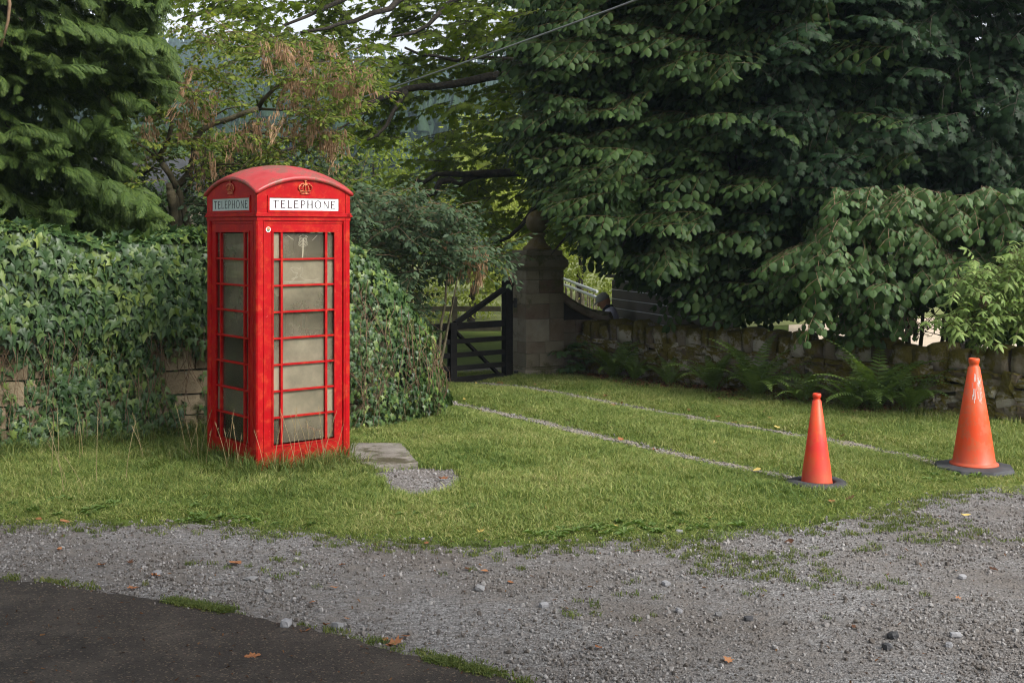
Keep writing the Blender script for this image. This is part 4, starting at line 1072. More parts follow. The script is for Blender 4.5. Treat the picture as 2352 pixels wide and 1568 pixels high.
for nn_, dep, amp_, jit_, sd_n, ps in ((1250, 16.1, 1.0, .50, 3.0, .66), (520, 18.0, .6, .8, 8.0, .9)):
    P_, D_ = shelves(rng, nn_, (1110, 2050, -130, 760), dep, in_lime, (-.95, -.24, -.13), sd_n, amp=amp_, jit=jit_)
    n_ = len(P_); place(LL, sp_l, P_, D_, np.tile([-.10,-.42,1.0],(n_,1))+rng.normal(0,.14,(n_,3)), rng.uniform(.8,1.2,n_), rng)
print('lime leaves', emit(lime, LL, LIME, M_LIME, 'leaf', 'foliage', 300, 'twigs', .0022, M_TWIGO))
for i in range(34):
    px = rng.uniform(1260, 1900); py = rng.uniform(-60, 640); e = W(px, py, 15.6)
    z0 = 2.0+ (e.z+1.2)*.75; limb(lime, [(3.05,18.3,max(1.6,z0)), tuple(Vector((3.05,18.3,max(1.6,z0))).lerp(e,.55)+Vector((0,0,.25))), tuple(e)], .055, .010, M_BARK, 'branch', 6, .015, rs)

# --- the dark sycamore at the right edge
rng = np.random.default_rng(43); sb_ = np.array([6.1, 16.6])
sycd = empty('sycamore_tree', (sb_[0], sb_[1], 0), 'dark blue-green sycamore standing over the right end of the dry stone wall', 'tree')
limb(sycd, [(6.1,16.6,-.1),(6.05,16.6,2.5),(6.1,16.65,5.0),(6.0,16.6,8)], .24, .13, M_BARK, 'trunk', 12, .015, rs)
sp_m = [spray(np.random.default_rng(140+i), .75, 10, 5, .40, 5, .122, .35, .50, .75) for i in range(6)]
def in_syc(px, py): return px > 1720+60*math.sin(py*.02) and py < 505+25*math.sin(px*.03)
LL = Leaves()
for nn_, dep, amp_, jit_, sd_n in ((470, 15.3, 1.2, .35, 13.0), (260, 17.2, .5, .7, 18.0)):
    P_, D_ = shelves(rng, nn_, (1700, 2440, -130, 520), dep, in_syc, (-.55, -.62, -.18), sd_n, amp=amp_, jit=jit_)
    n_ = len(P_); place(LL, sp_m, P_, D_, np.tile([0,-.40,1.0],(n_,1))+rng.normal(0,.14,(n_,3)), rng.uniform(.8,1.2,n_), rng)
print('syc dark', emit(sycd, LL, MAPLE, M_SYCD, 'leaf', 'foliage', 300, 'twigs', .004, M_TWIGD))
for i in range(18):
    e = W(rng.uniform(1800,2352), rng.uniform(-40,440), 15.2); z0 = max(2.2, 1.2+e.z*.75)
    limb(sycd, [(6.05,16.6,z0), tuple(Vector((6.05,16.6,z0)).lerp(e,.55)+Vector((0,0,.2))), tuple(e)], .05, .010, M_BARK, 'branch', 6, .015, rs)

# --- hazel with rounded leaves over the wall
rng = np.random.default_rng(44)
haz = empty('hazel_bush', (4.85, 15.0, 0), 'mid-green hazel bush with round leaves leaning over the mossy wall', 'bush')
for i, (dx, dy, h) in enumerate(((0,0,2.4),(.28,.15,2.2),(-.35,.2,2.1),(.5,-.1,1.9))):
    limb(haz, [(4.85+dx*.5,15.0+dy*.5,-.1),(4.85+dx*.8,15.0+dy,h*.5),(4.85+dx*1.7,14.9+dy,h)], .055 if i == 0 else .035, .012, M_BARKG, 'stem', 8, .02, rs)
sp_h = [spray(np.random.default_rng(170+i), .6, 7, 4, .30, 5, .105, .5, .85, .6) for i in range(6)]
P_ = []; D_ = []
while len(P_) < 620:
    px = rng.uniform(1830, 2420); py = rng.uniform(425, 745); y = rng.uniform(13.7, 15.3)
    top = 470 - 60*math.sin((px-1800)/260) + (60 if px < 1900 else 0); bot = 660+75*math.sin((px-1820)/330*3.1)**2
    top += 70*noise.noise(Vector((px*.016, 9, 0)))+28*noise.noise(Vector((px*.05, 2, 0))) - (60 if rng.random() < .12 else 0)
    if py < top or py > min(748, bot+40*noise.noise(Vector((px*.02, 3, 0)))) : continue
    if noise.noise(Vector((px*.012, py*.016, 2.0))) < -.16: continue
    P_.append(W(px, py, y)); D_.append((rng.uniform(-.9,.35), rng.uniform(-1,-.3), rng.uniform(-.55,.1)))
LL = Leaves(); place(LL, sp_h, P_, D_, np.tile([0,0,1.0],(len(P_),1))+rng.normal(0,.15,(len(P_),3)), rng.uniform(.7,1.1,len(P_)), rng)
print('hazel', emit(haz, LL, ROUND, M_ROUND, 'leaf', 'foliage', 300, 'twigs', .0035, M_TWIG, keep=lambda P: project(P)[1] < 790))
# bare twigs tangled on the wall top beside it
q = MB()
for i in range(46):
    a = W(rng.uniform(2080,2250), rng.uniform(752,778), rng.uniform(13.5,14.1)); b_ = a+Vector((rng.uniform(-.5,.6), rng.uniform(-.2,.3), rng.uniform(.02,.34))); c_ = (a+b_)/2+Vector((0,0,rng.uniform(-.05,.1)))
    q.tube([a-haz.location, c_-haz.location, b_-haz.location], [.005,.004,.002], 4, False)
q.build('bare_twigs', M_TWIGD, haz)

# --- elder at the right edge: yellow-green leaves of five to seven leaflets
rng = np.random.default_rng(45)
eld = empty('elder_bush', (6.0, 13.3, 0), 'bright yellow-green elder bush spilling over the wall above the taller cone', 'bush')
for dx, dy, h in ((0,0,1.9),(.3,.1,1.7),(-.25,.05,1.6)): limb(eld, [(6.0+dx*.3,13.3,-.1),(6.0+dx,13.2+dy,h*.6),(6.0+dx*1.8,13.0+dy,h)], .04, .01, M_BARKG, 'stem', 7, .02, rs)
def pinnate(rng, n=3, L=.20, size=.088):
    P = []; D = []; N_ = []; S = []; seg = []; p = np.zeros(3); d = np.array([0,1,.15])
    for i in range(n):
        q = p+norm(d)*L/n; seg.append((p, q)); p = q; d = d+np.array([0,0,-.22])
        for sg in (-1, 1):
            P.append(p); D.append(norm(np.array([sg*.9,.55,-.30])+rng.normal(0,.12,3))); N_.append(np.array([0,0,1.0])+rng.normal(0,.2,3)); S.append(size*rng.uniform(.85,1.1))
    P.append(p); D.append(norm(d+np.array([0,0,-.1]))); N_.append(np.array([0,0,1.0])); S.append(size*1.1)
    return np.array(P), np.array(D), np.array(N_), np.array(S), np.array(seg)
sp_e = [pinnate(np.random.default_rng(190+i), 2+i % 2) for i in range(6)]
P_ = []; D_ = []
while len(P_) < 680:
    px = rng.uniform(2110, 2440); py = rng.uniform(545, 790); y = rng.uniform(12.3, 13.3)
    left = 2150 + 45*math.sin(py*.03) + (60 if py < 590 else 0) + max(0, py-735)*.9
    if px < left or py < 655-(px-2130)*.42+18*math.sin(px*.05): continue
    if py > 770 + 15*math.sin(px*.04): continue
    if noise.noise(Vector((px*.014, py*.02, 6.0))) < -.30: continue
    P_.append(W(px, py, y)); D_.append((rng.uniform(-.9,.7), rng.uniform(-1,-.2), rng.uniform(-.35,.35)))
LL = Leaves(); place(LL, sp_e, P_, D_, np.tile([0,-.25,1.0],(len(P_),1))+rng.normal(0,.2,(len(P_),3)), rng.uniform(.8,1.2,len(P_)), rng)
print('elder', emit(eld, LL, LANCE, M_ELDER, 'leaf', 'foliage', 300, 'leaf_stalks', .0025, M_TWIGO))
M_BERRY = simple('dark_elder_berries', (.05,.014,.016), (.10,.03,.03), 20, .4, 0)
q = MB()
for i in range(60):
    v = W(2262+rng.uniform(-13,13), 690+rng.uniform(-14,16), 12.25)+Vector((0, rng.uniform(-.05,.05), 0))-eld.location
    q.lathe([(.0005,-.006),(.005,-.003),(.006,0),(.005,.003),(.0005,.006)], 5, tuple(v))
q.build('berry_cluster', M_BERRY, eld)

# --- sycamore in the middle distance: black limbs, yellow-green translucent leaves
rng = np.random.default_rng(46)
syc = empty('sycamore_tree', (3.0, 21.5, 0), 'sycamore with black crooked limbs and yellow-green leaves reaching in from behind the lime', 'tree')
limb(syc, [(3.0,21.5,-.1),(2.9,21.5,2.0),(2.7,21.4,4.0),(2.6,21.3,7.5)], .30, .2, M_BARK, 'trunk', 12, .02, rs)
def pxl(pts, y0, y1): return [W(x, y, y0+(y1-y0)*i/(len(pts)-1)) for i, (x, y) in enumerate(pts)]
limbs = [([(1520,130),(1400,150),(1250,165),(1118,176),(1044,195),(934,205),(870,228),(800,262),(740,290),(690,330)], .13, .03, 21.2, 19.5),
         ([(1520,330),(1330,385),(1220,392),(1122,400),(1085,403),(1051,421),(1030,415),(1012,420),(997,443),(975,452),(954,464)], .11, .045, 21, 20),
         ([(1122,398),(1060,402),(1034,401),(1001,403),(985,414),(974,422),(955,414)], .055, .03, 20.6, 20.2),
         ([(930,207),(927,225),(905,258),(886,289),(865,308),(843,322)], .05, .02, 20, 19.6),
         ([(1256,-30),(1290,18),(1317,40),(1370,80),(1450,150),(1540,260)], .20, .26, 20.5, 21.3),
         ([(1120,-40),(1038,2),(1010,30),(984,60),(950,76),(900,85)], .07, .02, 20.3, 19.5),
         ([(990,-50),(913,2),(893,18),(860,32),(816,47),(780,58),(752,68),(690,75)], .07, .02, 20, 19),
         ([(860,-40),(786,0),(745,22),(705,38),(650,60)], .06, .02, 19.8, 19),
         ([(1240,150),(1180,138),(1088,134),(1050,140),(1001,131),(964,124),(930,110)], .05, .02, 20.8, 20),
         ([(1290,440),(1225,480),(1195,520),(1170,545),(1120,565)], .06, .025, 20.6, 20),
         ([(700,330),(640,350),(600,352)], .03, .012, 19.5, 19.2), ([(870,232),(800,285),(760,310),(720,340)], .03, .01, 19.9, 19.3)]
for pts, r0, r1, y0, y1 in limbs: limb(syc, pxl(pts, y0, y1), r0, r1, M_BARK, 'branch', 8, .018, rs)
tw = []
sp_y = [spray(np.random.default_rng(210+i), .8, 8, 4, 1.0*.42, 5, .128, .3, .35, .8) for i in range(6)]
def near_limb(px, py):
    for pts, r0, r1, y0, y1 in limbs:
        for (x0,y0_),(x1,y1_) in zip(pts[:-1], pts[1:]):
            l2 = (x1-x0)**2+(y1_-y0_)**2+1e-6; t_ = min(1,max(0,((px-x0)*(x1-x0)+(py-y0_)*(y1_-y0_))/l2))
            if math.hypot(px-x0-t_*(x1-x0), py-y0_-t_*(y1_-y0_)) < 42: return True
    return False
P_ = []; D_ = []; tries = 0
while len(P_) < 640 and tries < 24000:
    tries += 1
    px = rng.uniform(430, 1480); py = rng.uniform(-110, 600); y = rng.uniform(19.0, 22.5)
    nz = noise.noise(Vector((px*.0075, py*.013, 11.0))) + .5*noise.noise(Vector((px*.02, py*.03, 4.0)))
    if px < 830:
        if py > 95 + (px-430)*.16: continue
        if px < 470 + 40*math.sin(py*.05): continue
        if nz < -.30: continue
    elif py < 75:
        if nz < -.38: continue
    elif px < 960 and py > 330: continue
    elif px < 1010 and py > 420: continue
    elif py > 520 + (px-1000)*.10: continue
    elif py > 175 and px < 1150 and nz < -.30: continue
    elif nz < -.45: continue
    if near_limb(px, py): y = rng.uniform(21.6, 22.8)
    P_.append(W(px, py, y)); D_.append((rng.uniform(-1,.3), rng.uniform(-.9,.3), rng.uniform(-.25,.1)))
LL = Leaves(); place(LL, sp_y, P_, D_, np.tile([0,0,1.0],(len(P_),1))+rng.normal(0,.10,(len(P_),3)), rng.uniform(.8,1.25,len(P_)), rng)
print('syc', emit(syc, LL, MAPLE, M_SYC, 'leaf', 'foliage', 300, 'twigs', .006, M_TWIGD))

# --- laburnum behind the ivy: crooked stems, thin leaves, brown hanging pods
rng = np.random.default_rng(47)
lab = empty('laburnum_tree', (-3.85, 14.0, 0), 'laburnum with crooked bare stems, yellowing leaves and brown hanging pods behind the box', 'tree')
lab_l = [([(404,640),(402,520),(396,470),(392,440)], .062, .05), ([(420,640),(416,520),(404,455),(392,440),(388,425)], .05, .036), ([(432,640),(430,520),(410,440),(390,400),(372,376)], .05, .034),
         ([(392,438),(410,425),(432,400),(446,360),(448,325),(462,300),(490,284),(530,272),(560,262),(592,250)], .045, .030), ([(592,250),(605,228),(640,195),(672,176),(690,168)], .030, .012), ([(592,250),(630,252),(690,258),(760,300),(800,345)], .018, .005),
         ([(372,376),(368,352),(384,330),(394,285),(390,250),(387,215),(384,160),(392,120)], .034, .014), ([(370,374),(335,340),(300,322),(262,314)], .018, .007), ([(394,180),(430,198),(452,220)], .018, .008),
         ([(448,395),(500,378),(545,378),(580,384)], .018, .006), ([(462,300),(480,275),(520,250),(560,242)], .016, .005), ([(404,470),(440,420),(470,370),(475,300)], .02, .007), ([(330,400),(350,385),(372,392)], .014, .007),
         ([(372,372),(352,340),(330,300),(316,290)], .014, .005), ([(530,330),(560,300),(580,270)], .02, .008), ([(560,300),(620,310),(680,330),(740,372)], .014, .004)]
for pts, r0, r1 in lab_l: limb(lab, pxl(pts, 14.0, 13.6), r0, r1, M_BARKG, 'branch' if r0 < .06 else 'trunk', 8, .006, rs)
def trifol(rng, n=9, L=.38, size=.062):
    P = []; D = []; N_ = []; S = []; seg = []; p = np.zeros(3); d = np.array([0,1,.1])
    for i in range(n):
        q = p+norm(d)*L/n; seg.append((p, q)); p = q; d = norm(d+rng.normal(0,.12,3)+np.array([0,0,-.06])); sg = 1 if i % 2 else -1
        c = p+np.array([sg*.03,.02,-.01])
        for a in (-.9, 0, .9):
            P.append(c); D.append(norm(np.array([sg*.6+math.sin(a)*.8, math.cos(a)*.6+.1, -.35])+rng.normal(0,.15,3))); N_.append(np.array([0,0,1.0])+rng.normal(0,.3,3)); S.append(size*rng.uniform(.8,1.15))
    return np.array(P), np.array(D), np.array(N_), np.array(S), np.array(seg)
sp_t = [trifol(np.random.default_rng(230+i)) for i in range(6)]
P_ = []; D_ = []; tries = 0
while len(P_) < 540 and tries < 30000:
    tries += 1; px = rng.uniform(265, 880); py = rng.uniform(60, 440); y = rng.uniform(13.1, 15.2)
    if px > 780 and py > 300: continue
    if py < 95 and (px < 380 or px > 560): continue
    if px < 385 and py < 130: continue
    if px < 330 and (py < 235 or rng.random() < .5): continue
    if py > 395 and rng.random() < .5: continue
    nz = noise.noise(Vector((px*.013, py*.013, 21.0))) + .5*noise.noise(Vector((px*.03, py*.03, 14.0)))
    if nz < -.02: continue
    P_.append(W(px, py, y)); D_.append((rng.uniform(-1,1), rng.uniform(-.9,.5), rng.uniform(-.3,.4)))
LL = Leaves(); place(LL, sp_t, P_, D_, np.tile([0,-.2,1.0],(len(P_),1))+rng.normal(0,.2,(len(P_),3)), rng.uniform(.8,1.3,len(P_)), rng)
print('laburnum', emit(lab, LL, OVAL, M_LABU, 'leaf', 'foliage', 300, 'twigs', .003, M_TWIG))
def pod_mesh(seed, L):
    r = random.Random(seed); V = []; T = []
    for i in range(34):
        z = -L*r.random()**.8; a = r.uniform(0, 6.28); rr = .012+.028*r.random(); x = rr*math.cos(a); y = rr*math.sin(a); l = r.uniform(.045,.08); w = r.uniform(.004,.006); ph = r.uniform(0,3.14)
        dx = w*math.cos(ph); dy = w*math.sin(ph); k = len(V); b_ = r.uniform(-.012,.012)
        V += [(x-dx*.4,y-dy*.4,z),(x+dx*.4,y+dy*.4,z),(x-dx+b_,y-dy,z-l*.5),(x+dx+b_,y+dy,z-l*.5),(x+b_*.3,y,z-l)]; T += [(k,k+1,k+3),(k,k+3,k+2),(k+2,k+3,k+4)]
    k = len(V); V += [(-.0015,0,.02),(.0015,0,.02),(.001,0,-L),(-.001,0,-L)]; T += [(k,k+1,k+2),(k,k+2,k+3)]
    return np_mesh('pod_cluster', np.array(V), np.array(T), M_POD)
PODS = [pod_mesh(i, .20+.06*(i % 3)) for i in range(7)]
def pods(root, regions, y0, y1):
    for x0, x1, ya, yb, n in regions:
        for i in range(n):
            p = W(rng.uniform(x0,x1), rng.uniform(ya,yb), rng.uniform(y0,y1)); o = put(PODS[int(rng.integers(0,7))], 'pod_cluster', root, p-root.location, (rng.uniform(.6,1.7),rng.uniform(.6,1.7),rng.uniform(.45,1.4)), rng.uniform(0,6.28), (rng.normal(0,.22), rng.normal(0,.22)))
pods(lab, [(600,670,88,120,16),(670,790,92,150,22),(670,720,150,190,10),(640,690,170,230,8),(755,800,150,215,10),(800,850,135,190,9),(430,470,150,260,9),(470,500,190,250,6),(560,640,250,290,10),(640,720,250,310,10),(715,760,250,310,16),(750,790,290,340,9),(510,560,270,330,6),(390,440,210,300,5),(440,520,330,390,9),(325,350,260,300,3)], 13.2, 14.0)

# --- grey-green shrub between the box and the gate, with more pods at its right end
rng = np.random.default_rng(48)
shr = empty('shrub', (-1.2, 14.6, 0), 'grey-green shrub with a few brown pods between the ivy mound and the gate', 'shrub')
for dx, h in ((0,2.2),(.4,1.9),(-.5,2.3),(.45,1.5),(-1.0,2.5)): limb(shr, [(-1.2+dx*.6,14.7,-.1),(-1.2+dx,14.7,h*.6),(-1.2+dx*1.25,14.6,h)], .035, .008, M_BARKG, 'stem', 6, .02, rs)
P_ = []; D_ = []; tries = 0
while len(P_) < 900 and tries < 30000:
    tries += 1; px = rng.uniform(450, 1150); py = rng.uniform(385, 800); y = rng.uniform(13.6, 15.6)
    top = 445 if px > 800 else 400
    if px > 930: top = 445 + (px-930)*.50
    if py < top + 25*math.sin(px*.03): continue
    if px < 800 and py > 500: continue
    if px > 955 and py > 625-(px-955)*.12: continue
    if px > 1120 and py > 610: continue
    if noise.noise(Vector((px*.012, py*.014, 31.0))) < -.30: continue
    P_.append(W(px, py, y)); D_.append((rng.uniform(-.8,1), rng.uniform(-1,.3), rng.uniform(-.3,.4)))
LL = Leaves(); place(LL, sp_t, P_, D_, np.tile([0,-.35,1.0],(len(P_),1))+rng.normal(0,.25,(len(P_),3)), rng.uniform(.9,1.4,len(P_)), rng)
print('shrub', emit(shr, LL, OVAL, M_SHRUB, 'leaf', 'foliage', 300, 'twigs', .003, M_TWIG))
pods(shr, [(1060,1110,560,610,12),(1000,1050,530,590,8),(1080,1100,600,640,3)], 13.8, 14.2)

# --- tall cypress at the left, tiers of drooping fronds
rng = np.random.default_rng(49); cb = np.array([-5.75, 14.1])
con = empty('cypress_tree', (cb[0], cb[1], 0), 'tall dark cypress with drooping feathery fronds above the ivy wall', 'tree')
limb(con, [(cb[0],cb[1],-.1),(cb[0],cb[1],3),(cb[0],cb[1],8.5)], .22, .09, M_BARK, 'trunk', 10, .01, rs)
def frond_mesh(seed):
    """one flat drooping spray: a midrib with fingers on both sides, each finger fringed with short teeth"""
    r = random.Random(seed); V = []; T = []
    def blade(a, b, w, bend=0.0):
        a = np.array(a); b = np.array(b); d = norm(b-a); s_ = norm(np.cross(d, [0,0,1.0])); k = len(V); mid = a*.45+b*.55+np.array([0,0,bend])
        V.extend([a-s_*w*.35, a+s_*w*.35, mid+s_*w, mid-s_*w, b]); T.extend([(k,k+1,k+2),(k,k+2,k+3),(k+3,k+2,k+4)])
    pts = []; p = np.array([0,0,0.0]); d = np.array([0,1,.22]); n = 7
    for i in range(n+1): pts.append(p.copy()); p = p+norm(d)*(1.0/n); d = d+np.array([r.uniform(-.05,.05),0,-.13])
    for i in range(n): blade(pts[i], pts[i+1]+(pts[i+1]-pts[i])*.25, .026)
    for i in range(1, n+1):
        t_ = i/n; L = (.27*(1-t_)**.7+.14)*r.uniform(.85,1.15)
        for sg in (-1, 1):
            dd = norm(norm(pts[i]-pts[i-1]) + np.array([sg*.62,0,-.12])); b_ = pts[i]+dd*L+np.array([0,0,-.42*L]); blade(pts[i], b_, .030, .08*L)
            sd = np.cross(dd, [0,0,1.0])
            for u_ in (.42, .72):
                for s2 in (-1, 1):
                    o_ = pts[i]*(1-u_)+b_*u_+np.array([0,0,.04*L]); e = norm(dd*.9+sd*s2*.8+np.array([0,0,-.35])); blade(o_, o_+e*(.15*(1.2-u_)*r.uniform(.8,1.2)), .024)
    return np.array(V), np.array(T)
FR = [frond_mesh(i) for i in range(6)]
CX_ = [-60,0,60,130,200,250,300,340,380]; 
def in_con(px, py):
    lim = np.interp(py, [-140,20,60,120,180,230,262,300,360,430,480,520], [400,372,350,392,398,405,300,282,296,320,372,372])+12*math.sin(py*.13)
    return px < lim and py < 545+ (12 if px > 180 else 0)
pos = []; dr = []; up = []; ss = []
for nn_, dep, amp_, jit_, sd_n, s0 in ((2900, 12.75, 1.25, .20, 2.0, 1.0), (1100, 14.2, .4, .4, 9.0, 1.3)):
    P_, D_ = shelves(rng, nn_, (-140, 420, -140, 560), dep, in_con, (.62, -.62, -.20), sd_n, sx=.006, sy=.021, tilt=-.22, amp=amp_, jit=jit_, back=0)
    for p, d in zip(P_, D_):
        px_, py_ = CX+F*p[0]/p[1], HY-F*(p[2]-CAMZ)/p[1]
        if s0 == 1.0 and 235 < py_+.1*px_ < 300 and rng.random() < .72: continue           # the dark hollow between two tiers
        pos.append(p); dr.append(d); up.append(np.array([0,-.45,1.0])+rng.normal(0,.20,3)); ss.append(rng.uniform(.22,.38)*s0)
pos = np.array(pos); dr = np.array(dr); Rm = frame(dr, np.array(up)); ss = np.array(ss); off = np.array(con.location)
pos = pos - Rm[:,:,1]*ss[:,None]*.6
ind = show_largest(pos + Rm[:,:,1]*ss[:,None]*.6, ss, 300, 36); rest_ = np.ones(len(pos), bool); rest_[ind] = False
fme = [np_mesh('frond', V, T, M_CONIF) for V, T in FR]
for i in ind:
    o = bpy.data.objects.new('frond', fme[i % 6]); M4 = np.eye(4); M4[:3,:3] = Rm[i]*ss[i]; M4[:3,3] = pos[i]-off; o.matrix_basis = Matrix(M4.tolist()); COL.objects.link(o); o.parent = con
eu = np.array([tuple(Matrix(Rm[i].tolist()).to_euler()) for i in np.where(rest_)[0]])
scatter('fronds', [bpy.data.objects.new('frond_kind', m_) for m_ in fme], pos[rest_]-off, eu, np.repeat(ss[rest_][:,None],3,1), rng, con)
print('fronds', len(pos))
for i in range(14):
    az = math.radians(rng.uniform(-150,-20)); h = rng.uniform(1.8,6.5); limb(con, [(cb[0],cb[1],h),(cb[0]+math.cos(az)*1.1,cb[1]+math.sin(az)*1.1,h+.2),(cb[0]+math.cos(az)*1.9,cb[1]+math.sin(az)*1.9,h-.05)], .035, .01, M_BARK, 'branch', 6, .01, rs)
limb(con, [W(16,-30,11.8), W(22,10,11.8), W(18,50,11.8), W(2,108,11.8)], .02, .012, M_TWIG, 'branch', 6, .004, rs)
# ------------------------------------------------------------------ ivy over the garden wall
M_STEM = simple('dry_ivy_stems', (.075,.045,.027), (.15,.095,.055), 30, .9, 0)
def ivy_patch(root, u0, u1, n, top_fn, bulge_fn, dens_fn, size_fn, seed, over=True, y_cut=None):
    rng = np.random.default_rng(seed); P = []; D = []; N_ = []; S = []; tries = 0
    while len(P) < n and tries < n*14:
        tries += 1; u = rng.uniform(u0, u1); zt = top_fn(u); v = rng.uniform(0, 1.16)
        p, d = ashp.soft(u); q = Vector((d.y, -d.x, 0))
        if v <= 1.0:
            z = v*zt
            if rng.random() > dens_fn(u, v): continue
            b_ = bulge_fn(u, v) + .13*noise.noise(Vector((u*2.0, z*2.0, seed))) + .05*noise.noise(Vector((u*6, z*6, seed+4)))
            dep = rng.uniform(0, 1)**1.6*.22
            w = p + q*(.08+b_-dep) + Vector((0,0,z)); nn = np.array([q.x, q.y, .55 if v > .85 else .28])
        else:
            f = (v-1)/.16; w = p + q*(.08+bulge_fn(u, 1.0))*(1-f) - q*(.30*f) + Vector((0,0,zt+.07*math.sin(f*math.pi) + .05*noise.noise(Vector((u*3,f*3,seed))))); nn = np.array([q.x*(1-f), q.y*(1-f), 1.0])
        P.append(tuple(w)); nn = norm(nn)+rng.normal(0,.42,3); dn = np.array([0,0,-1.0])+np.array([d.x,d.y,0])*rng.normal(0,.55)+np.array([q.x,q.y,0])*.35
        if v > 1: dn = np.array([q.x,q.y,-.2])+rng.normal(0,.4,3)
        D.append(dn); N_.append(nn); S.append(size_fn(u, v, rng))
    L = Leaves(); L.add(np.array(P), np.array(D), np.array(N_), np.array(S)); return L
def top_l(u): return 1.90 + .10*math.sin(u*1.4) + .05*math.sin(u*4.1) + (.10 if u > 2.6 else 0)
def bul_l(u, v): return .08 + .26*math.sin(min(1, max(0, (v-.35)/.65))*math.pi*.62) + .05*(1-v)
def den_l(u, v):
    n_ = noise.noise(Vector((u*1.9, v*2.6, 3.0)))
    if v > .56: return 1.0
    a = 1.25 + .6*n_
    pu = ashp.at(u)[0]; px = CX+F*pu.x/pu.y
    if px > 372+40*math.sin(v*9) : a *= (.06 if v < .45 else .5)
    if px < 22: a *= .35
    if .44 < v < .56: a *= .6
    return a
def siz_l(u, v, r): return r.uniform(.070,.130) if v > .55 else r.uniform(.055,.098)
ivl = empty('ivy', (-3.6, 11.6, 0), 'dense dark ivy draped over the garden wall to the left of the telephone box', 'climber', 0, 'ivy on the garden wall')
LI = ivy_patch(ivl, .3, 4.3, 17000, top_l, bul_l, den_l, siz_l, 3)
print('ivy', emit(ivl, LI, IVY, M_IVY, 'leaf', 'foliage', 300))
def top_r(u):
    return max(.35, 2.05 - max(0, u-4.7)*.95 - max(0,u-5.4)*.15)
def bul_r(u, v): return .12 + .28*(1-v)**.8 + .16*math.sin(v*math.pi) + .16*min(1, max(0,(u-4.6)/1.0))
def den_r(u, v): return .72 + .5*noise.noise(Vector((u*2.4, v*3.2, 9.0)))
def siz_r(u, v, r): return r.uniform(.055,.095) if v > .7 else r.uniform(.040,.072)
ivr = empty('ivy', (-1.3, 12.8, 0), 'lighter ivy mound sloping down from the right side of the telephone box to the gate', 'climber', 0, 'ivy on the garden wall')
LI = ivy_patch(ivr, 4.1, 6.75, 9500, top_r, bul_r, den_r, siz_r, 5)
print('ivy r', emit(ivr, LI, IVY, M_IVY, 'leaf', 'foliage', 300))
# trailing stems
def stems(root, u0, u1, n, top_fn, bulge_fn, seed, z_hi=.62):
    rs_ = random.Random(seed); q = MB()
    for i in range(n):
        u = rs_.uniform(u0, u1); z = top_fn(u)*rs_.uniform(.30, z_hi); pts = []; du = rs_.uniform(-.12,.12); ln = rs_.uniform(.25,.8); k = 7
        for j in range(k):
            t_ = j/(k-1); p, d = ashp.soft(min(max(u+du*t_+.04*math.sin(t_*5+i),.05), ashp.len-.05)); qn = Vector((d.y,-d.x,0)); zz = max(.03, z-ln*t_)
            pts.append(p+qn*(.10+bulge_fn(u, min(1, zz/top_fn(u)))+.03*math.sin(t_*7+i*2))+Vector((0,0,zz))-root.location)
        q.tube(pts, [.003]*(k-1)+[.0015], 4, False)
    o = q.build('stems', M_STEM, root); o['kind'] = 'stuff'
stems(ivl, .6, 4.1, 130, top_l, bul_l, 4); stems(ivr, 4.4, 5.6, 100, top_r, bul_r, 6, .8)

# ------------------------------------------------------------------ ferns along the dry stone wall
def fern_frond(seed):
    r = random.Random(seed); V = []; T = []; pts = []; p = np.zeros(3); d = np.array([0,.45,1.0]); n = 21
    for i in range(n+1): pts.append(p.copy()); p = p+norm(d)/n; d = norm(d)+np.array([0,.035,-.055-.03*(i/n)])
    for i in range(1, n+1):
        t_ = i/n; tg = norm(pts[i]-pts[i-1]); L = .185*min(1, (t_-.10)*3.4)*(1-t_)**.75+.012
        if t_ < .14: continue
        up_ = norm(np.cross([1,0,0], tg))
        for sg in (-1, 1):
            e = norm(np.array([sg*1.0,0,0])+tg*.42-up_*.18*-1*0+np.array([0,0,-.10])); w = .0155; k = len(V); a = pts[i]
            b1 = a+e*L*.5; c = a+e*L+np.array([0,0,-L*.14])
            V += [a-tg*w*.8, a+tg*w*.8, b1+tg*w*1.1, b1-tg*w*1.1, c]; T += [(k,k+1,k+2),(k,k+2,k+3),(k+3,k+2,k+4)]
    for i in range(n):
        k = len(V); s_ = np.array([.004*(1-i/n)+.001,0,0]); V += [pts[i]-s_, pts[i]+s_, pts[i+1]+s_, pts[i+1]-s_]; T += [(k,k+1,k+2),(k,k+2,k+3)]
    return np_mesh('frond', np.array(V), np.array(T), M_FERN)
FF = [fern_frond(i) for i in range(5)]
def fern(px, py, size, n, lab, seed):
    r = random.Random(seed); g = G(px, py); f = empty('fern', g, lab, 'fern', 0, 'ferns along the dry stone wall')
    for i in range(n):
        a = 2*math.pi*(i+r.uniform(-.3,.3))/n; s_ = size*r.uniform(.65,1.08)
        o = put(r.choice(FF), 'frond', f, (.05*math.sin(a)*size,-.05*math.cos(a)*size,0), (s_,s_,s_), a+math.pi, (r.uniform(-.22,.55), r.uniform(-.15,.15)))
fern(1408, 872, .80, 24, 'dark fern nearest the gate pier at the foot of the wall', 1)
fern(1455, 878, .64, 16, 'dark spreading fern just right of the one nearest the gate pier', 2)
fern(1535, 888, .52, 14, 'small low fern between the dark ferns and the middle clump', 3)
fern(1640, 900, .74, 22, 'shadowed fern at the left of the big middle clump', 4)
fern(1735, 916, .92, 28, 'broad fern in the middle of the wall, behind the smaller cone', 5)
fern(1845, 928, .60, 16, 'arching fern just behind the top of the smaller cone', 6)
fern(2010, 944, 1.02, 32, 'largest fern, tall against the wall between the two cones', 7)
fern(2090, 950, .80, 18, 'fern leaning right from the foot of the largest one', 8)
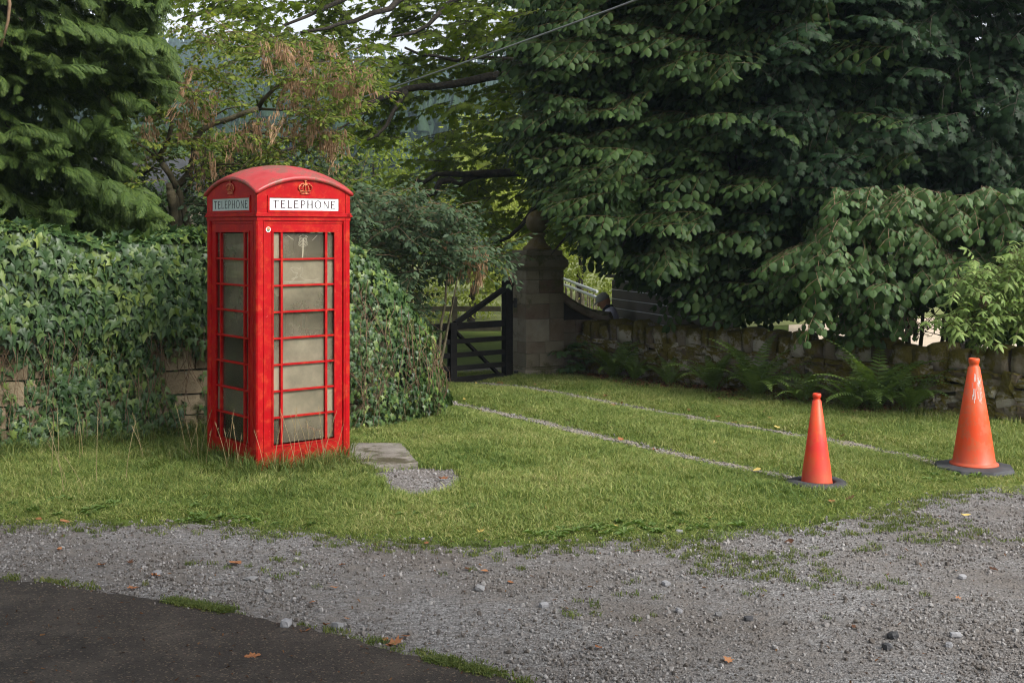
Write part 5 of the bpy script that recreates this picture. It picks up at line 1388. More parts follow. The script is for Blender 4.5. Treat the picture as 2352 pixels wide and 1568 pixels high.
fern(1955, 944, .66, 15, 'pale fern spreading left from the foot of the largest one', 9)
# sapling in the corner between pier and wall
sap = empty('sapling', G(1312, 862), 'small leafy sapling in the dark corner beside the gate pier', 'plant')
rng = np.random.default_rng(77); L = Leaves(); P_ = []; D_ = []
for i in range(16):
    P_.append(tuple(Vector(sap.location)+Vector((rng.uniform(-.12,.14), rng.uniform(-.1,.1), rng.uniform(.08,.42))))); D_.append((rng.uniform(-1,1), rng.uniform(-1,.2), rng.uniform(-.2,.5)))
place(L, [spray(np.random.default_rng(5), .2, 4, 2, .12, 3, .085, .3, .3, .7)], P_, D_, np.tile([0,-.2,1.0],(16,1)), np.ones(16), rng)
emit(sap, L, ROUND, M_ROUND, 'leaf', 'foliage', 120, 'twigs', .003, M_TWIG, cell=8)

# ------------------------------------------------------------------ trees and bushes beyond the gate, hillside
def far_tree(x, y, h, r, mi, lab, seed, name='tree', cat='tree', leafsize=.26, n=2600, flat=1.0, zlow=.15):
    rng = np.random.default_rng(seed); t = empty(name, (x, y, 0), lab, cat, 0, 'trees and bushes beyond the gate')
    limb(t, [(x,y,-.2),(x+.1,y,h*.4),(x,y,h*.8)], .05*h*.6, .02, M_BARK, 'trunk', 7, .03, random.Random(seed))
    nl = 16; lob = []
    for i in range(nl):
        a = rng.uniform(0,6.28); zz = rng.uniform(zlow,1)*h*.86; rr = r*.72*math.sqrt(rng.random())*(1-.45*(zz/h)); lob.append((x+rr*math.cos(a), y+rr*math.sin(a), zz, r*rng.uniform(.28,.5)))
    P = []; D = []; N_ = []
    for i in range(n):
        lx, ly, lz, lr = lob[int(rng.integers(0,nl))]; d = norm(rng.normal(0,1,3)); q = np.array([lx,ly,lz])+d*lr*rng.uniform(.6,1.05)*np.array([1,1,.75])
        if q[2] < .05: continue
        P.append(q); D.append(np.array([d[0],d[1],-.35])+rng.normal(0,.5,3)); N_.append(d*.5+np.array([0,0,.9])+rng.normal(0,.3,3))
    L = Leaves(); L.add(np.array(P), np.array(D), np.array(N_), rng.uniform(.6,1.2,len(P))*leafsize)
    emit(t, L, MAPLE if leafsize > .17 else OVAL, M_FAR[mi], 'leaf', 'crown', 0)
far_tree(-.9, 27, 3.4, 2.0, 1, 'sunlit yellow-green bush seen through the open gate', 1, 'bush', 'bush', .11, 11000, zlow=.05)
far_tree(1.6, 30, 4.2, 2.3, 1, 'sunlit yellow-green bush between the gate pier and the lime boughs', 2, 'bush', 'bush', .11, 11000, zlow=.05)
far_tree(-3.4, 30, 4.6, 2.4, 0, 'green tree beyond the gate behind the grey-green shrub', 3, 'tree', 'tree', .15, 8000, zlow=.05)
far_tree(-6.6, 33, 4.8, 2.7, 0, 'green tree far behind the telephone box roof', 4, 'tree', 'tree', .16, 7500, zlow=.05)
far_tree(-10.5, 36, 5.2, 3.2, 2, 'dark green tree far behind the laburnum stems', 5, 'tree', 'tree', .18, 7000, zlow=.05)
far_tree(4.6, 33, 6.5, 3.2, 0, 'green tree glimpsed through gaps in the lime boughs', 6, 'tree', 'tree', .18, 7000, zlow=.05)
far_tree(9.5, 34, 7.5, 3.4, 2, 'dark tree glimpsed through the sycamore at the right', 7, 'tree', 'tree', .32, 3000, zlow=.3)
far_tree(14.5, 33, 7.5, 3.6, 2, 'dark tree glimpsed behind the elder at the right edge', 8, 'tree', 'tree', .32, 2600, zlow=.25)
far_tree(-.5, 40, 6.0, 3.2, 1, 'tall pale green tree beyond the post and rail fence', 9, 'tree', 'tree', .19, 7000, zlow=.05)
far_tree(-4.4, 16.6, 2.9, 1.5, 2, 'dark undergrowth bush behind the laburnum stems', 10, 'bush', 'bush', .12, 3600, zlow=.02)
far_tree(-2.7, 16.9, 2.8, 1.4, 2, 'dark bush directly behind the telephone box roof', 11, 'bush', 'bush', .12, 3600, zlow=.02)
far_tree(6.6, 24, 8.5, 3.0, 2, 'deep green tree closing the gap between the lime and the sycamore', 12, 'tree', 'tree', .26, 4200, zlow=.25)
# hillside with conifer forest
q = MB(); NX, NY = 60, 24
def hill(x, y):
    t_ = max(0, (y-110)/330); return -1.5 + 56*min(1.02, t_)**1.1*(1-.14*math.sin(x*.011+.8)) + 5*noise.noise(Vector((x*.012, y*.012, 0)))
for j in range(NY+1):
    for i in range(NX+1): x = -400+800*i/NX; y = 105+390*j/NY; q.v.append((x, y, hill(x, y)))
for j in range(NY):
    for i in range(NX): a = j*(NX+1)+i; q.f.append((a, a+1, a+NX+2, a+NX+1))
M_HILL = simple('forest_floor', (.015,.028,.016), (.035,.050,.025), .05, .95, 0)
tag(q.build('hillside', M_HILL, smooth=True), kind='structure')
rng = np.random.default_rng(8); V = []; T = []; base = 0; NT = 5200
M_FOREST = leaf_mat('conifer_forest', [(.05,(.014,.030,.018)),(.7,(.028,.050,.026)),(1,(.05,.075,.035))], .05, .8, .1, .02, .4)
for i in range(NT):
    y = rng.uniform(135, 470); x = rng.uniform(-.62,.35)*y; z = hill(x, y); h = rng.uniform(9,16); r_ = h*rng.uniform(.14,.2); n = 6; vs = []
    for k, (rf, zf) in enumerate(((1,.08),(.55,.5),(.75,.42),(.3,.78),(.42,.72),(0.02,1))):
        for m in range(n): a = 6.283*m/n+k; vs.append((x+r_*rf*math.cos(a)*rng.uniform(.8,1.2), y+r_*rf*math.sin(a), z+h*zf))
    V += vs
    for k in (0, 2, 4):
        for m in range(n): a = base+k*n+m; b = base+k*n+(m+1)%n; T += [(a,b,b+n),(a,b+n,a+n)]
    base += 6*n
o = bpy.data.objects.new('conifer_forest', np_mesh('conifer_forest', np.array(V), np.array(T), M_FOREST)); link(o); tag(o, 'blue-hazed conifer forest covering the far hillside', 'forest', kind='stuff')
# ------------------------------------------------------------------ grass
def m_grass(name, stops, nscale, tl=.35):
    m, t, o = _nodes(name); geo = t.nodes.new('ShaderNodeNewGeometry')
    r = math_(t, 'FRACT', math_(t, 'ADD', geo.outputs['Random Per Island'], objrand(t)))
    co = coords(t); n = tex(t, co, nscale, 3, .6)
    f = math_(t, 'ADD', math_(t, 'MULTIPLY', r, .45), math_(t, 'MULTIPLY', n, .55)); col = ramp(t, f, stops)
    p = princ(t, None, col, .55, .25); tr = t.nodes.new('ShaderNodeBsdfTranslucent'); t.links.new(mixc(t, 1.0, col, (1.15,1.15,.7), 'MULTIPLY'), tr.inputs[0])
    mx = t.nodes.new('ShaderNodeMixShader'); mx.inputs[0].default_value = tl
    t.links.new(p.outputs[0], mx.inputs[1]); t.links.new(tr.outputs[0], mx.inputs[2]); t.links.new(mx.outputs[0], o.inputs[0]); return m
M_GRASS = m_grass('lawn_grass', [(.22,(.070,.125,.026)),(.42,(.125,.190,.042)),(.55,(.21,.265,.064)),(.68,(.33,.35,.12)),(.82,(.48,.43,.22))], .8)
M_LONG = m_grass('long_grass', [(.22,(.055,.095,.022)),(.5,(.10,.15,.034)),(.70,(.18,.20,.06)),(.85,(.36,.31,.15))], 1.5)
M_SEED = m_grass('dry_grass_stalks', [(.2,(.26,.20,.10)),(.8,(.44,.35,.20))], 3, .25)
def tuft(seed, n, rad, h0, h1, w, lean, m, name='grass_tuft'):
    r = random.Random(seed); V = []; T = []
    for i in range(n):
        a = r.uniform(0,6.28); rr = rad*math.sqrt(r.random()); x = rr*math.cos(a); y = rr*math.sin(a); h = r.uniform(h0,h1); ph = r.uniform(0,6.28); ld = r.uniform(0,6.28); l = lean*h*r.uniform(.2,1.2)
        dx = w*math.cos(ph)*.5; dy = w*math.sin(ph)*.5; ox = l*math.cos(ld); oy = l*math.sin(ld); k = len(V)
        V += [(x-dx,y-dy,-.01),(x+dx,y+dy,-.01),(x+dx*.8+ox*.35,y+dy*.8+oy*.35,h*.62),(x-dx*.8+ox*.35,y-dy*.8+oy*.35,h*.62),(x+ox,y+oy,h*(1-.35*lean*.5))]
        T += [(k,k+1,k+2),(k,k+2,k+3),(k+3,k+2,k+4)]
    return bpy.data.objects.new(name, np_mesh(name, np.array(V), np.array(T), m))
edge_x = np.array([p.x for p in EDGE]); edge_y = np.array([p.y for p in EDGE])
def edge_at(x): return np.interp(x, edge_x, edge_y)
def dist_poly(P, pts):
    d = np.full(len(P), 1e9); 
    for a, b in zip(pts[:-1], pts[1:]):
        A = np.array([a.x,a.y]); B = np.array([b.x,b.y]); t_ = np.clip(((P-A)@(B-A))/((B-A)@(B-A)), 0, 1); d = np.minimum(d, np.linalg.norm(P-(A+t_[:,None]*(B-A)), axis=1))
    return d
def inside(P, pts):
    r = np.zeros(len(P), bool); n = len(pts)
    for i in range(n):
        a = pts[i]; b = pts[(i+1)%n]; c = ((a.y > P[:,1]) != (b.y > P[:,1])); r ^= c & (P[:,0] < (b.x-a.x)*(P[:,1]-a.y)/((b.y-a.y)+1e-12)+a.x)
    return r
def box_local(P):
    c_, s_ = math.cos(BOX_A), math.sin(BOX_A); x = P[:,0]-bx_c.x; y = P[:,1]-bx_c.y; return x*c_+y*s_, -x*s_+y*c_
SLAB_POLY = [Vector((v.x,v.y,0)) for v in STEP]
def blocked(P, m_=.0):
    lx, ly = box_local(P); b = (np.abs(lx) < HB+m_) & (np.abs(ly) < HB+m_)
    b |= inside(P, SLAB_POLY) | inside(P, HOLLOW) | inside(P+np.array([0,.07]), HOLLOW); return b
dry_pts = [Vector((p.x,p.y,0)) for p in dry.p]
def behind_dry(P): return (P[:,0] > .9) & (P[:,0]+P[:,1] > 18.45)
rng = np.random.default_rng(91)
N = 60000; P2 = np.stack([rng.uniform(-7.0, 8.5, N), rng.uniform(7.2, 17.2, N)], 1)
ed = P2[:,1]-edge_at(P2[:,0]); nz = n2(P2[:,0], P2[:,1], 1.7, 3.0); nf = n2(P2[:,0], P2[:,1], 6.0, 8.0)
prob = sstep(ed + .30*nz + .22*nf, -.16, .48)
tr = np.minimum(dist_poly(P2, TRACKS[0][0]) - .115, dist_poly(P2, TRACKS[1][0]) - .13); prob *= sstep(tr+.09*nf+.06*nz, -.05, .10)*.96+.04
for cx_, cy_, r_ in ((cone1.location.x, cone1.location.y, .20), (cone2.location.x, cone2.location.y, .30)): prob *= (np.hypot(P2[:,0]-cx_, P2[:,1]-cy_) > r_+.05)
sh = dist_poly(P2, dry_pts); prob *= .10+.90*sstep(sh+.35*nz, .45, 1.5)              # thinner in the litter under the wall
wall_l = np.array([ (p[0] < -1.0) for p in P2 ]);
ash_y = np.interp(P2[:,0], [-6.2,-4.57,-3.0,-2.1,-1.45,-1.0], [10.72,11.12,12.12,12.55,12.85,13.3])
ok = ~((P2[:,0] < -1.0) & (P2[:,1] > ash_y-.05)) & ~behind_dry(P2) & ~blocked(P2, -.02)
k = ok & (rng.random(N) < prob); P2 = P2[k]; edk = np.minimum(ed, tr*3.0)[k]
px, py = project(np.c_[P2, np.zeros(len(P2))]); k = (px > -60) & (px < 2420); P2 = P2[k]; edk = edk[k]
n = len(P2); hs_ = (.42+.58*sstep(edk, 0, 1.1))*rng.uniform(.7,1.25,n)*(1+.35*n2(P2[:,0],P2[:,1],2.2,5))
scatter('grass', [tuft(i, 44, .085, .030, .085, .0055, 1.15, M_GRASS) for i in range(6)], np.c_[P2, np.zeros(n)], np.c_[np.zeros((n,2)), rng.uniform(0,6.28,n)], np.c_[np.ones((n,2))*1.05, hs_], rng)
print('grass tufts', n)
# clumps creeping over the gravel and along the road edge
N = 24000; P2 = np.stack([rng.uniform(-5, 7, N), rng.uniform(4.8, 9.4, N)], 1); ed = P2[:,1]-edge_at(P2[:,0])
nz = n2(P2[:,0], P2[:,1], 1.3, 13.0)+.6*n2(P2[:,0], P2[:,1], 5.0, 18.0)
rd = dist_poly(P2, ROAD); ry = np.interp(P2[:,0], [p.x for p in ROAD], [p.y for p in ROAD])
right = sstep(P2[:,0], -.6, 2.2)*sstep(P2[:,1], 6.0, 7.2); pr = (sstep(nz, -.15, .45)*.9*right + sstep(nz, .30, .7)*.2 + .55*sstep(-ed, .40, .0))*sstep(-ed, 2.2, .0)
k1 = (ed < .05) & (rng.random(N) < pr) & (P2[:,1] > ry+.02)
k2 = (P2[:,1] > ry-.005) & (rd < .085) & (P2[:,0] < 1.0)
u_ = n2(P2[:,0], P2[:,0]*0, 2.1, 40.0); k2 &= (u_ > -.12)
N3 = 5200; t_ = rng.uniform(0, 1, N3); rdl = Path([(p.x,p.y) for p in ROAD]); R3 = []
for a in t_:
    p, d = rdl.at(a*rdl.len); 
    if noise.noise(Vector((p.x*2.1, 0, 40.0)))+.35*noise.noise(Vector((p.x*7, 0, 4.0))) > .16-.16*sstep(p.x,-1.2,0.5): nn = Vector((-d.y, d.x, 0)); R3.append((p+nn*abs(rng.normal(0,.030))*(1.0 if nn.y > 0 else -1.0))[:2])
R3 = np.array(R3)
P3 = np.concatenate([P2[k1|k2], R3]); n = len(P3)
M_GRASSD = m_grass('verge_grass', [(.2,(.055,.085,.020)),(.5,(.10,.14,.034)),(.75,(.19,.20,.06)),(.9,(.30,.26,.11))], 2.5)
scatter('grass_clumps', [tuft(20+i, 22, .03, .010, .032, .0042, 1.1, M_GRASSD) for i in range(5)], np.c_[P3, np.full(n,.004)], np.c_[np.zeros((n,2)), rng.uniform(0,6.28,n)], np.c_[rng.uniform(.8,1.5,(n,1))*np.ones((1,2)), rng.uniform(.7,1.3,n)], rng)
# long grass round the telephone box and at the wall foot
L_ = []
for i in range(10500):
    x = rng.uniform(-6.5, -.4); y = rng.uniform(9.0, 13.2); p = np.array([[x,y]]); lx, ly = box_local(p); lx = lx[0]; ly = ly[0]
    dbox = max(abs(lx), abs(ly))-HB; ay = np.interp(x, [-6.2,-4.57,-3.0,-2.1,-1.45,-1.0,-.3], [10.72,11.12,12.12,12.55,12.85,13.3,13.6])
    if dbox < -.01 or y > ay-.02 or blocked(p, 0)[0]: continue
    near = math.exp(-max(0,dbox)/.16) if (ly < .2 or lx < 0) else 0
    foot = math.exp(-max(0, ay-y-.20)/.28)
    front = math.exp(-max(0,dbox)/.5)*.30 if (lx < .3) else 0
    if x > -1.3: foot *= .5
    w = max(near, foot*.75, front)
    if rng.random() < w*1.0: L_.append((x, y, .55+.75*w))
L_ = np.array(L_); n = len(L_); print('long grass', n)
scatter('long_grass', [tuft(40+i, 26, .07, .10, .24, .0060, 1.0, M_LONG) for i in range(6)], np.c_[L_[:,:2], np.zeros(n)], np.c_[np.zeros((n,2)), rng.uniform(0,6.28,n)], np.c_[np.ones((n,2)), L_[:,2]*rng.uniform(.7,1.2,n)], rng)
# tall seed stalks in front of the box
q = MB(); rs = random.Random(12)
for i in range(46):
    if i < 16: lx = rs.uniform(-.42,.3); ly = -HB-rs.uniform(.02,.16)
    elif i < 28: lx = -HB-rs.uniform(.02,.2); ly = rs.uniform(-.5,.5)
    else: lx = rs.uniform(-3,-.5); ly = rs.uniform(-.3,1.6)
    c_, s_ = math.cos(BOX_A), math.sin(BOX_A); x = bx_c.x+lx*c_-ly*s_; y = bx_c.y+lx*s_+ly*c_; h = rs.uniform(.3,.62); ox, oy = rs.uniform(-.14,.14), rs.uniform(-.1,.06)
    if y > np.interp(x, [-6.2,-4.57,-3.0,-2.1,-1.45], [10.5,10.9,11.9,12.3,12.6]): continue
    pts = [Vector((x+ox*(t_**1.6), y+oy*t_**1.6, h*t_)) for t_ in (0,.3,.6,.85,1)]
    q.tube(pts, [.0022,.002,.0018,.0016,.001], 4, False)
    for j in range(12):
        t_ = .84+.16*j/12; p = Vector((x+ox*t_**1.6, y+oy*t_**1.6, h*t_)); a = rs.uniform(0,6.28); w = .006*(1.1-(j/12)); e = Vector((math.cos(a)*w, math.sin(a)*w, .012)); q.add([p, p+e+Vector((w*.5,0,0)), p+e*1.6], [(0,1,2)])
o = q.build('seed_stalks', M_SEED); o['kind'] = 'stuff'

# ------------------------------------------------------------------ loose gravel
M_PEB = simple('loose_gravel_stones', (.10,.095,.09), (.34,.335,.345), 12, .85, 0, rnd=.8, stops=[(.2,(.070,.060,.052)),(.45,(.145,.132,.124)),(.75,(.215,.205,.20)),(.95,(.30,.293,.29))])
PEB = [bpy.data.objects.new('pebble', stone_mesh('pebble', M_PEB, 200+i, .12, 2, .45)) for i in range(6)]
for o in PEB: o.data.polygons.foreach_set('use_smooth', [False]*len(o.data.polygons))
N = 150000; P2 = np.stack([rng.uniform(-5.2, 6.4, N), rng.uniform(4.9, 9.6, N)], 1); ed = P2[:,1]-edge_at(P2[:,0]); ry = np.interp(P2[:,0], [p.x for p in ROAD], [p.y for p in ROAD], right=4.0)
nz = n2(P2[:,0], P2[:,1], 1.1, 23.0)+.5*n2(P2[:,0], P2[:,1], 4.0, 28.0)
pr = .30+.6*sstep(nz, -.25, .45); pr *= sstep(-ed, -.25, .10)
wheel = np.exp(-((P2[:,1]-(6.55+.12*P2[:,0]))/.35)**2)*sstep(P2[:,0], -1.5, -.2); pr *= 1-.6*wheel
k = (rng.random(N) < pr) & (P2[:,1] > ry+.03-.12*(rng.random(N) < .25)*rng.random(N)); P2 = P2[k]
px, py = project(np.c_[P2, np.zeros(len(P2))]); k = (px > -30) & (px < 2390) & (py < 1600); P2 = P2[k]; n = len(P2)
sz = .0038*np.exp(rng.normal(0,.45,n)); sz = np.clip(sz, .0022, .014)
E = []
for pts, w in TRACKS:
    pt = Path([(p.x,p.y) for p in pts])
    for i in range(1900): a, d = pt.at(rng.uniform(.0,1)*pt.len); E.append((a.x+rng.normal(0,.055), a.y+rng.normal(0,.055)))
for i in range(2200):
    x = rng.uniform(G(862,1085).x, G(1062,1100).x); y = rng.uniform(G(900,1135).y, G(960,1078).y); E.append((x, y))
E = np.array(E); kk = np.ones(len(E), bool); kk[3800:] = inside(E[3800:], HOLLOW); E = E[kk]; P2 = np.concatenate([P2, E]); sz = np.concatenate([sz, .0045*np.exp(rng.normal(0,.4,len(E)))]); n = len(P2)
scatter('gravel', PEB, np.c_[P2, sz*.25+np.where(P2[:,1] < np.interp(P2[:,0], [p.x for p in ROAD], [p.y for p in ROAD], right=4.0)+.02, .018, .006)], rng.uniform(0,6.28,(n,3)), np.c_[sz*2.2, sz*1.7, sz*1.3], rng)
print('pebbles', n)
# crumbs of leaf and bark on the road
M_CRUMB = leaf_mat('dry_leaf_crumbs', [(.05,(.03,.017,.01)),(.6,(.10,.05,.025)),(1,(.20,.12,.06))], .1, .9, .1, tcol=(1,1,1))
cr = [bpy.data.objects.new('crumb', np_mesh('crumb', np.array([(-.5,-.2,0),(.4,-.3,.1),(.5,.2,.02),(-.3,.3,.12)]), np.array([(0,1,2),(0,2,3)]), M_CRUMB))]
N = 2600; P2 = np.stack([rng.uniform(-4.6, 6, N), rng.uniform(4.8, 8.6, N)], 1); ry = np.interp(P2[:,0], [p.x for p in ROAD], [p.y for p in ROAD], right=4.0); on = P2[:,1] < ry; k = on | (rng.random(N) < .35); P2 = P2[k]; on = on[k]; n = len(P2); s_ = rng.uniform(.008,.03,n)
scatter('leaf_crumbs', cr, np.c_[P2, np.where(on,.019,.012)], np.c_[rng.normal(0,.3,(n,2)), rng.uniform(0,6.28,n)], np.c_[s_, s_*.6, s_], rng)

# ------------------------------------------------------------------ single stones and fallen leaves one can point to
M_ROCKL = simple('pale_rock', (.17,.17,.178), (.28,.28,.295), 14, .85, .5, .006); M_ROCKD = simple('dark_rock', (.022,.023,.026), (.06,.06,.066), 14, .7, .5, .006); M_ROCKM = simple('mid_grey_rock', (.13,.128,.13), (.22,.22,.225), 14, .85, .5, .006)
def rock(px, py, w, m, lab, i, flat=.7):
    g = G(px, py); w = w*g.y/F; me = stone_mesh('loose_stone', m, 300+i, .13, 2, .5); me.polygons.foreach_set('use_smooth', [False]*len(me.polygons))
    o = bpy.data.objects.new('loose_stone', me); link(o); o.location = (g.x, g.y, w*flat*.34+.006); o.scale = (w, w*.75, w*flat); o.rotation_euler = (.1*i % .4, 0, i*1.3); tag(o, lab, 'stone', 'loose stones on the gravel')
rock(657,1444,27,M_ROCKL,'pale angular stone standing on the asphalt edge by the grass strip',1,.85); rock(774,1446,24,M_ROCKL,'pale stone just right of the brown leaf beside the road edge',2)
rock(2050,1466,26,M_ROCKD,'larger near-black stone on the gravel below the taller cone',3,.6); rock(2036,1492,21,M_ROCKD,'dark stone just in front of the larger near-black one',4)
rock(1720,1426,20,M_ROCKD,'flat dark stone on the gravel below the smaller cone',5,.5); rock(1103,1356,28,M_ROCKM,'flat brownish stone alone in the middle of the gravel',6,.35)
rock(1560,1226,16,M_ROCKL,'white stone at the edge of the grass left of the smaller cone',7,.6); rock(578,1332,26,M_ROCKM,'flat grey stone pressed into the gravel left of the middle',8,.25)
rock(617,1362,20,M_ROCKM,'small flat grey stone just below the pressed-in flat one',9,.3); rock(1250,1395,20,M_ROCKL,'pale flat stone in the smooth wheel track',10,.5)
rock(1560,1407,18,M_ROCKL,'pale stone in the wheel track left of the flat dark one',11,.5); rock(2195,1464,24,M_ROCKL,'pale stone at the right of the gravel near the dark pair',12,.45)
rock(2180,1486,20,M_ROCKL,'pale stone just below its neighbour at the right of the gravel',13,.5); rock(360,1320,20,M_ROCKL,'whitish stone on the gravel above the asphalt',14,.4)
rock(2210,1330,18,M_ROCKL,'pale stone among the grass clumps under the taller cone',15,.5); rock(1530,1345,19,M_ROCKL,'pale pebble among grass clumps right of the middle',16,.5); rock(1650,1415,15,M_ROCKM,'grey pebble left of the flat dark stone',17,.6)

def leafcurl(name, tmpl, m, seed, curl):
    V, T = tmpl; V = V.copy(); r = np.random.default_rng(seed); V[:,1] -= .5; V[:,2] = curl*(V[:,0]**2*1.6+V[:,1]**2*.7) + r.normal(0,.04,len(V)); V[:,2] -= V[:,2].min(); return np_mesh(name, V, T, m)
OAK = fan([(0,0),(.10,.06),(.20,.16),(.13,.24),(.30,.38),(.18,.47),(.34,.62),(.2,.70),(.22,.88),(.08,.93),(0,1.0)], (0,.5), 0, 0)
M_LBR = leaf_mat('dry_brown_leaf', [(.1,(.16,.06,.025)),(.6,(.30,.13,.06)),(1,(.42,.23,.12))], .1, .8, .15, tcol=(1,1,1)); M_LYE = leaf_mat('yellow_fallen_leaf', [(.1,(.48,.33,.08)),(.6,(.58,.44,.14)),(1,(.62,.50,.25))], .2, .7, .15, tcol=(1,1,1)); M_LDK = leaf_mat('dark_wet_leaf', [(.1,(.05,.022,.012)),(1,(.13,.06,.03))], .1, .7, .2, tcol=(1,1,1))
FL = {}
for key, m in (('brown', M_LBR), ('yellow', M_LYE), ('dark', M_LDK)):
    FL[key] = [leafcurl('fallen_leaf', tm, m, i, cv) for i, (tm, cv) in enumerate(((OAK,.5),(OAK,.25),(MAPLE,.4),(OVAL,.6),(ROUND,.45)))]
FALL_N = [0]
def fallen(px, py, col, lab, size=26, z=None, v=None):
    g = G(px, py); i = FALL_N[0]; FALL_N[0] += 1; w = size*g.y/F
    o = bpy.data.objects.new('fallen_leaf', FL[col][(i*7+3) % 5 if v is None else v]); link(o); o.location = (g.x, g.y, (.028 if py < 1195 else .014) if z is None else z); o.rotation_euler = (.25*math.sin(i*2.1), .25*math.cos(i*1.7), i*2.4); o.scale = (w, w, w); return tag(o, lab, 'leaf', 'fallen leaves')
for px, py, col, sz, lab in ((136,1267,'brown',24,'curled red-brown leaf on the gravel at the left'),(304,1356,'brown',30,'pale brown leaf on the grass strip by the asphalt edge'),(360,1328,'brown',26,'light brown leaf on the gravel above the asphalt'),(538,1298,'brown',30,'long tan oak leaf on the gravel left of the middle'),
    (718,1388,'brown',26,'brown leaf standing on the gravel above the pale stones'),(750,1441,'brown',26,'upright orange-brown leaf between the two pale stones'),(580,1514,'brown',38,'oak leaf lying alone on the dark asphalt'),(912,1484,'brown',42,'large brown oak leaf on the gravel beside the road edge'),
    (930,1467,'brown',24,'brown leaf just above the large oak leaf by the road'),(885,1474,'brown',22,'small brown leaf just left of the large oak leaf by the road'),(705,1455,'brown',24,'flat brown leaf on the grass strip under the pale stone'),(1465,1270,'brown',20,'orange leaf on the gravel just below the grass edge'),
    (1020,1108,'brown',24,'orange leaf in the gravel hollow by the concrete step'),(1814,1248,'dark',22,'dark brown leaf on the stony grass below the smaller cone'),(1952,1152,'dark',28,'dark curled leaf just right of the smaller cone base'),(2218,1193,'yellow',24,'yellowish leaf on the stony grass under the taller cone'),
    (2282,1312,'dark',22,'dark leaf on the gravel at the right edge'),(1672,1524,'brown',24,'orange leaf on the near gravel'),(1912,1160,'brown',18,'small pale leaf in the grass in front of the smaller cone'),(1868,1126,'yellow',24,'pale leaf lying against the ring of the smaller cone'),
    (1258,1180,'brown',26,'pair-like tan leaf on the lawn in the middle'),(980,1252,'brown',20,'pinkish leaf at the grass edge below the step'),(230,1303,'brown',22,'orange-tan leaf at the left on the gravel'),(150,1203,'brown',22,'dry leaf on the grass edge at the left'),(90,1196,'brown',20,'dry leaf on the grass near the left border')):
    fallen(px, py, col, lab, sz)
LAND = [(1105,815,'black gate'),(1225,850,'gate pier'),(1312,862,'sapling in the corner'),(1430,872,'ferns by the pier'),(1535,888,'small low fern'),(1640,900,'shadowed fern'),(1735,916,'broad middle fern'),(1845,928,'arching fern'),(2010,944,'largest fern'),
        (1876,1112,'smaller cone'),(2237,1080,'taller cone'),(890,1055,'concrete step'),(980,985,'ivy mound'),(660,1444,'pale angular stone'),(912,1484,'large oak leaf'),(2050,1466,'near-black stones'),(1103,1356,'flat stone'),(136,1267,'curled red-brown leaf'),(1350,960,'track bend'),(1620,1060,'nearer gravel track'),(1500,944,'farther gravel track'),(1258,1180,'tan leaf on the open lawn')]
used = {}
def where(px, py):
    out = sorted(((px-a)**2+((py-b_)*2.5)**2, a, b_, n_) for a, b_, n_ in LAND)
    for d2, a, b_, n_ in out[:5]:
        dx, dy = px-a, (py-b_)*2.5; d = math.sqrt(d2)
        rel = ('in front of' if dy > 0 else 'beyond') if abs(dy) > abs(dx) else ('right of' if dx > 0 else 'left of')
        yield ('just ' if d < 75 else '' if d < 190 else 'well ')+rel+' the '+n_
rs = random.Random(17); spots = 0
for i in range(1200):
    if spots >= 92: break
    z_ = rs.random()
    if z_ < .62:                                                    # under the wall and along the drive
        px = rs.uniform(1060, 2000); py = rs.uniform(868, 1010); lo = 868+(px-1200)*.075
        if py < lo or py > lo+95: continue
        col = rs.choice(('yellow','brown','brown','yellow','dark')); sf = 'grass'; sz = rs.uniform(11,19)
    elif z_ < .85:
        px = rs.uniform(900, 1750); py = rs.uniform(960, 1240); col = rs.choice(('brown','yellow','yellow','dark')); sf = 'lawn'; sz = rs.uniform(12,20)
    else:
        px = rs.uniform(60, 2300); py = rs.uniform(1270, 1540); ry = np.interp(G(px,py).x, [p.x for p in ROAD], [p.y for p in ROAD], right=4)
        if G(px,py).y < ry+.05: continue
        col = rs.choice(('brown','dark')); sf = 'gravel'; sz = rs.uniform(14,22)
    lab = None
    for wh in where(px, py):
        t_ = ('small ' if sz < 15 else '')+col+' leaf on the '+sf+' '+wh
        if t_ not in used: lab = t_; break
    if lab is None: lab = t_
    used[lab] = 1; fallen(px, py, col, lab, sz); spots += 1
# broad-leaved weeds and clover in the turf along the gravel
M_WEED = leaf_mat('weed_leaf', [(.05,(.07,.125,.032)),(.6,(.115,.18,.05)),(1,(.18,.25,.085))], .3, .5, .2)
def rosette(seed, n, ln, wd):
    r = random.Random(seed); V = []; T = []
    for i in range(n):
        a = 6.283*i/n+r.uniform(-.3,.3); l = ln*r.uniform(.6,1.1); h = r.uniform(.010,.035); c_, s_ = math.cos(a), math.sin(a); k = len(V); w = wd*l
        V += [(0,0,.004),(c_*l*.5-s_*w,s_*l*.5+c_*w,h),(c_*l,s_*l,h*.6),(c_*l*.5+s_*w,s_*l*.5-c_*w,h)]; T += [(k,k+1,k+2),(k,k+2,k+3)]
    return bpy.data.objects.new('weed', np_mesh('weed', np.array(V), np.array(T), M_WEED))
P2 = []
for i in range(520):
    x = rng.uniform(-5, 6.5); y = edge_at(x)+abs(rng.normal(0,.55))+.05; nz_ = noise.noise(Vector((x*1.3,y*1.3,51.0)))
    if nz_ < .08 or blocked(np.array([[x,y]]),.1)[0]: continue
    P2.append((x,y))
P2 = np.array(P2); n = len(P2); s_ = rng.uniform(.6,1.3,n)
scatter('weeds', [rosette(1,7,.07,.22), rosette(2,9,.05,.30), rosette(3,14,.035,.45), rosette(4,6,.09,.16)], np.c_[P2, np.full(n,.012)], np.c_[rng.normal(0,.1,(n,2)), rng.uniform(0,6.28,n)], np.c_[s_,s_,s_], rng)
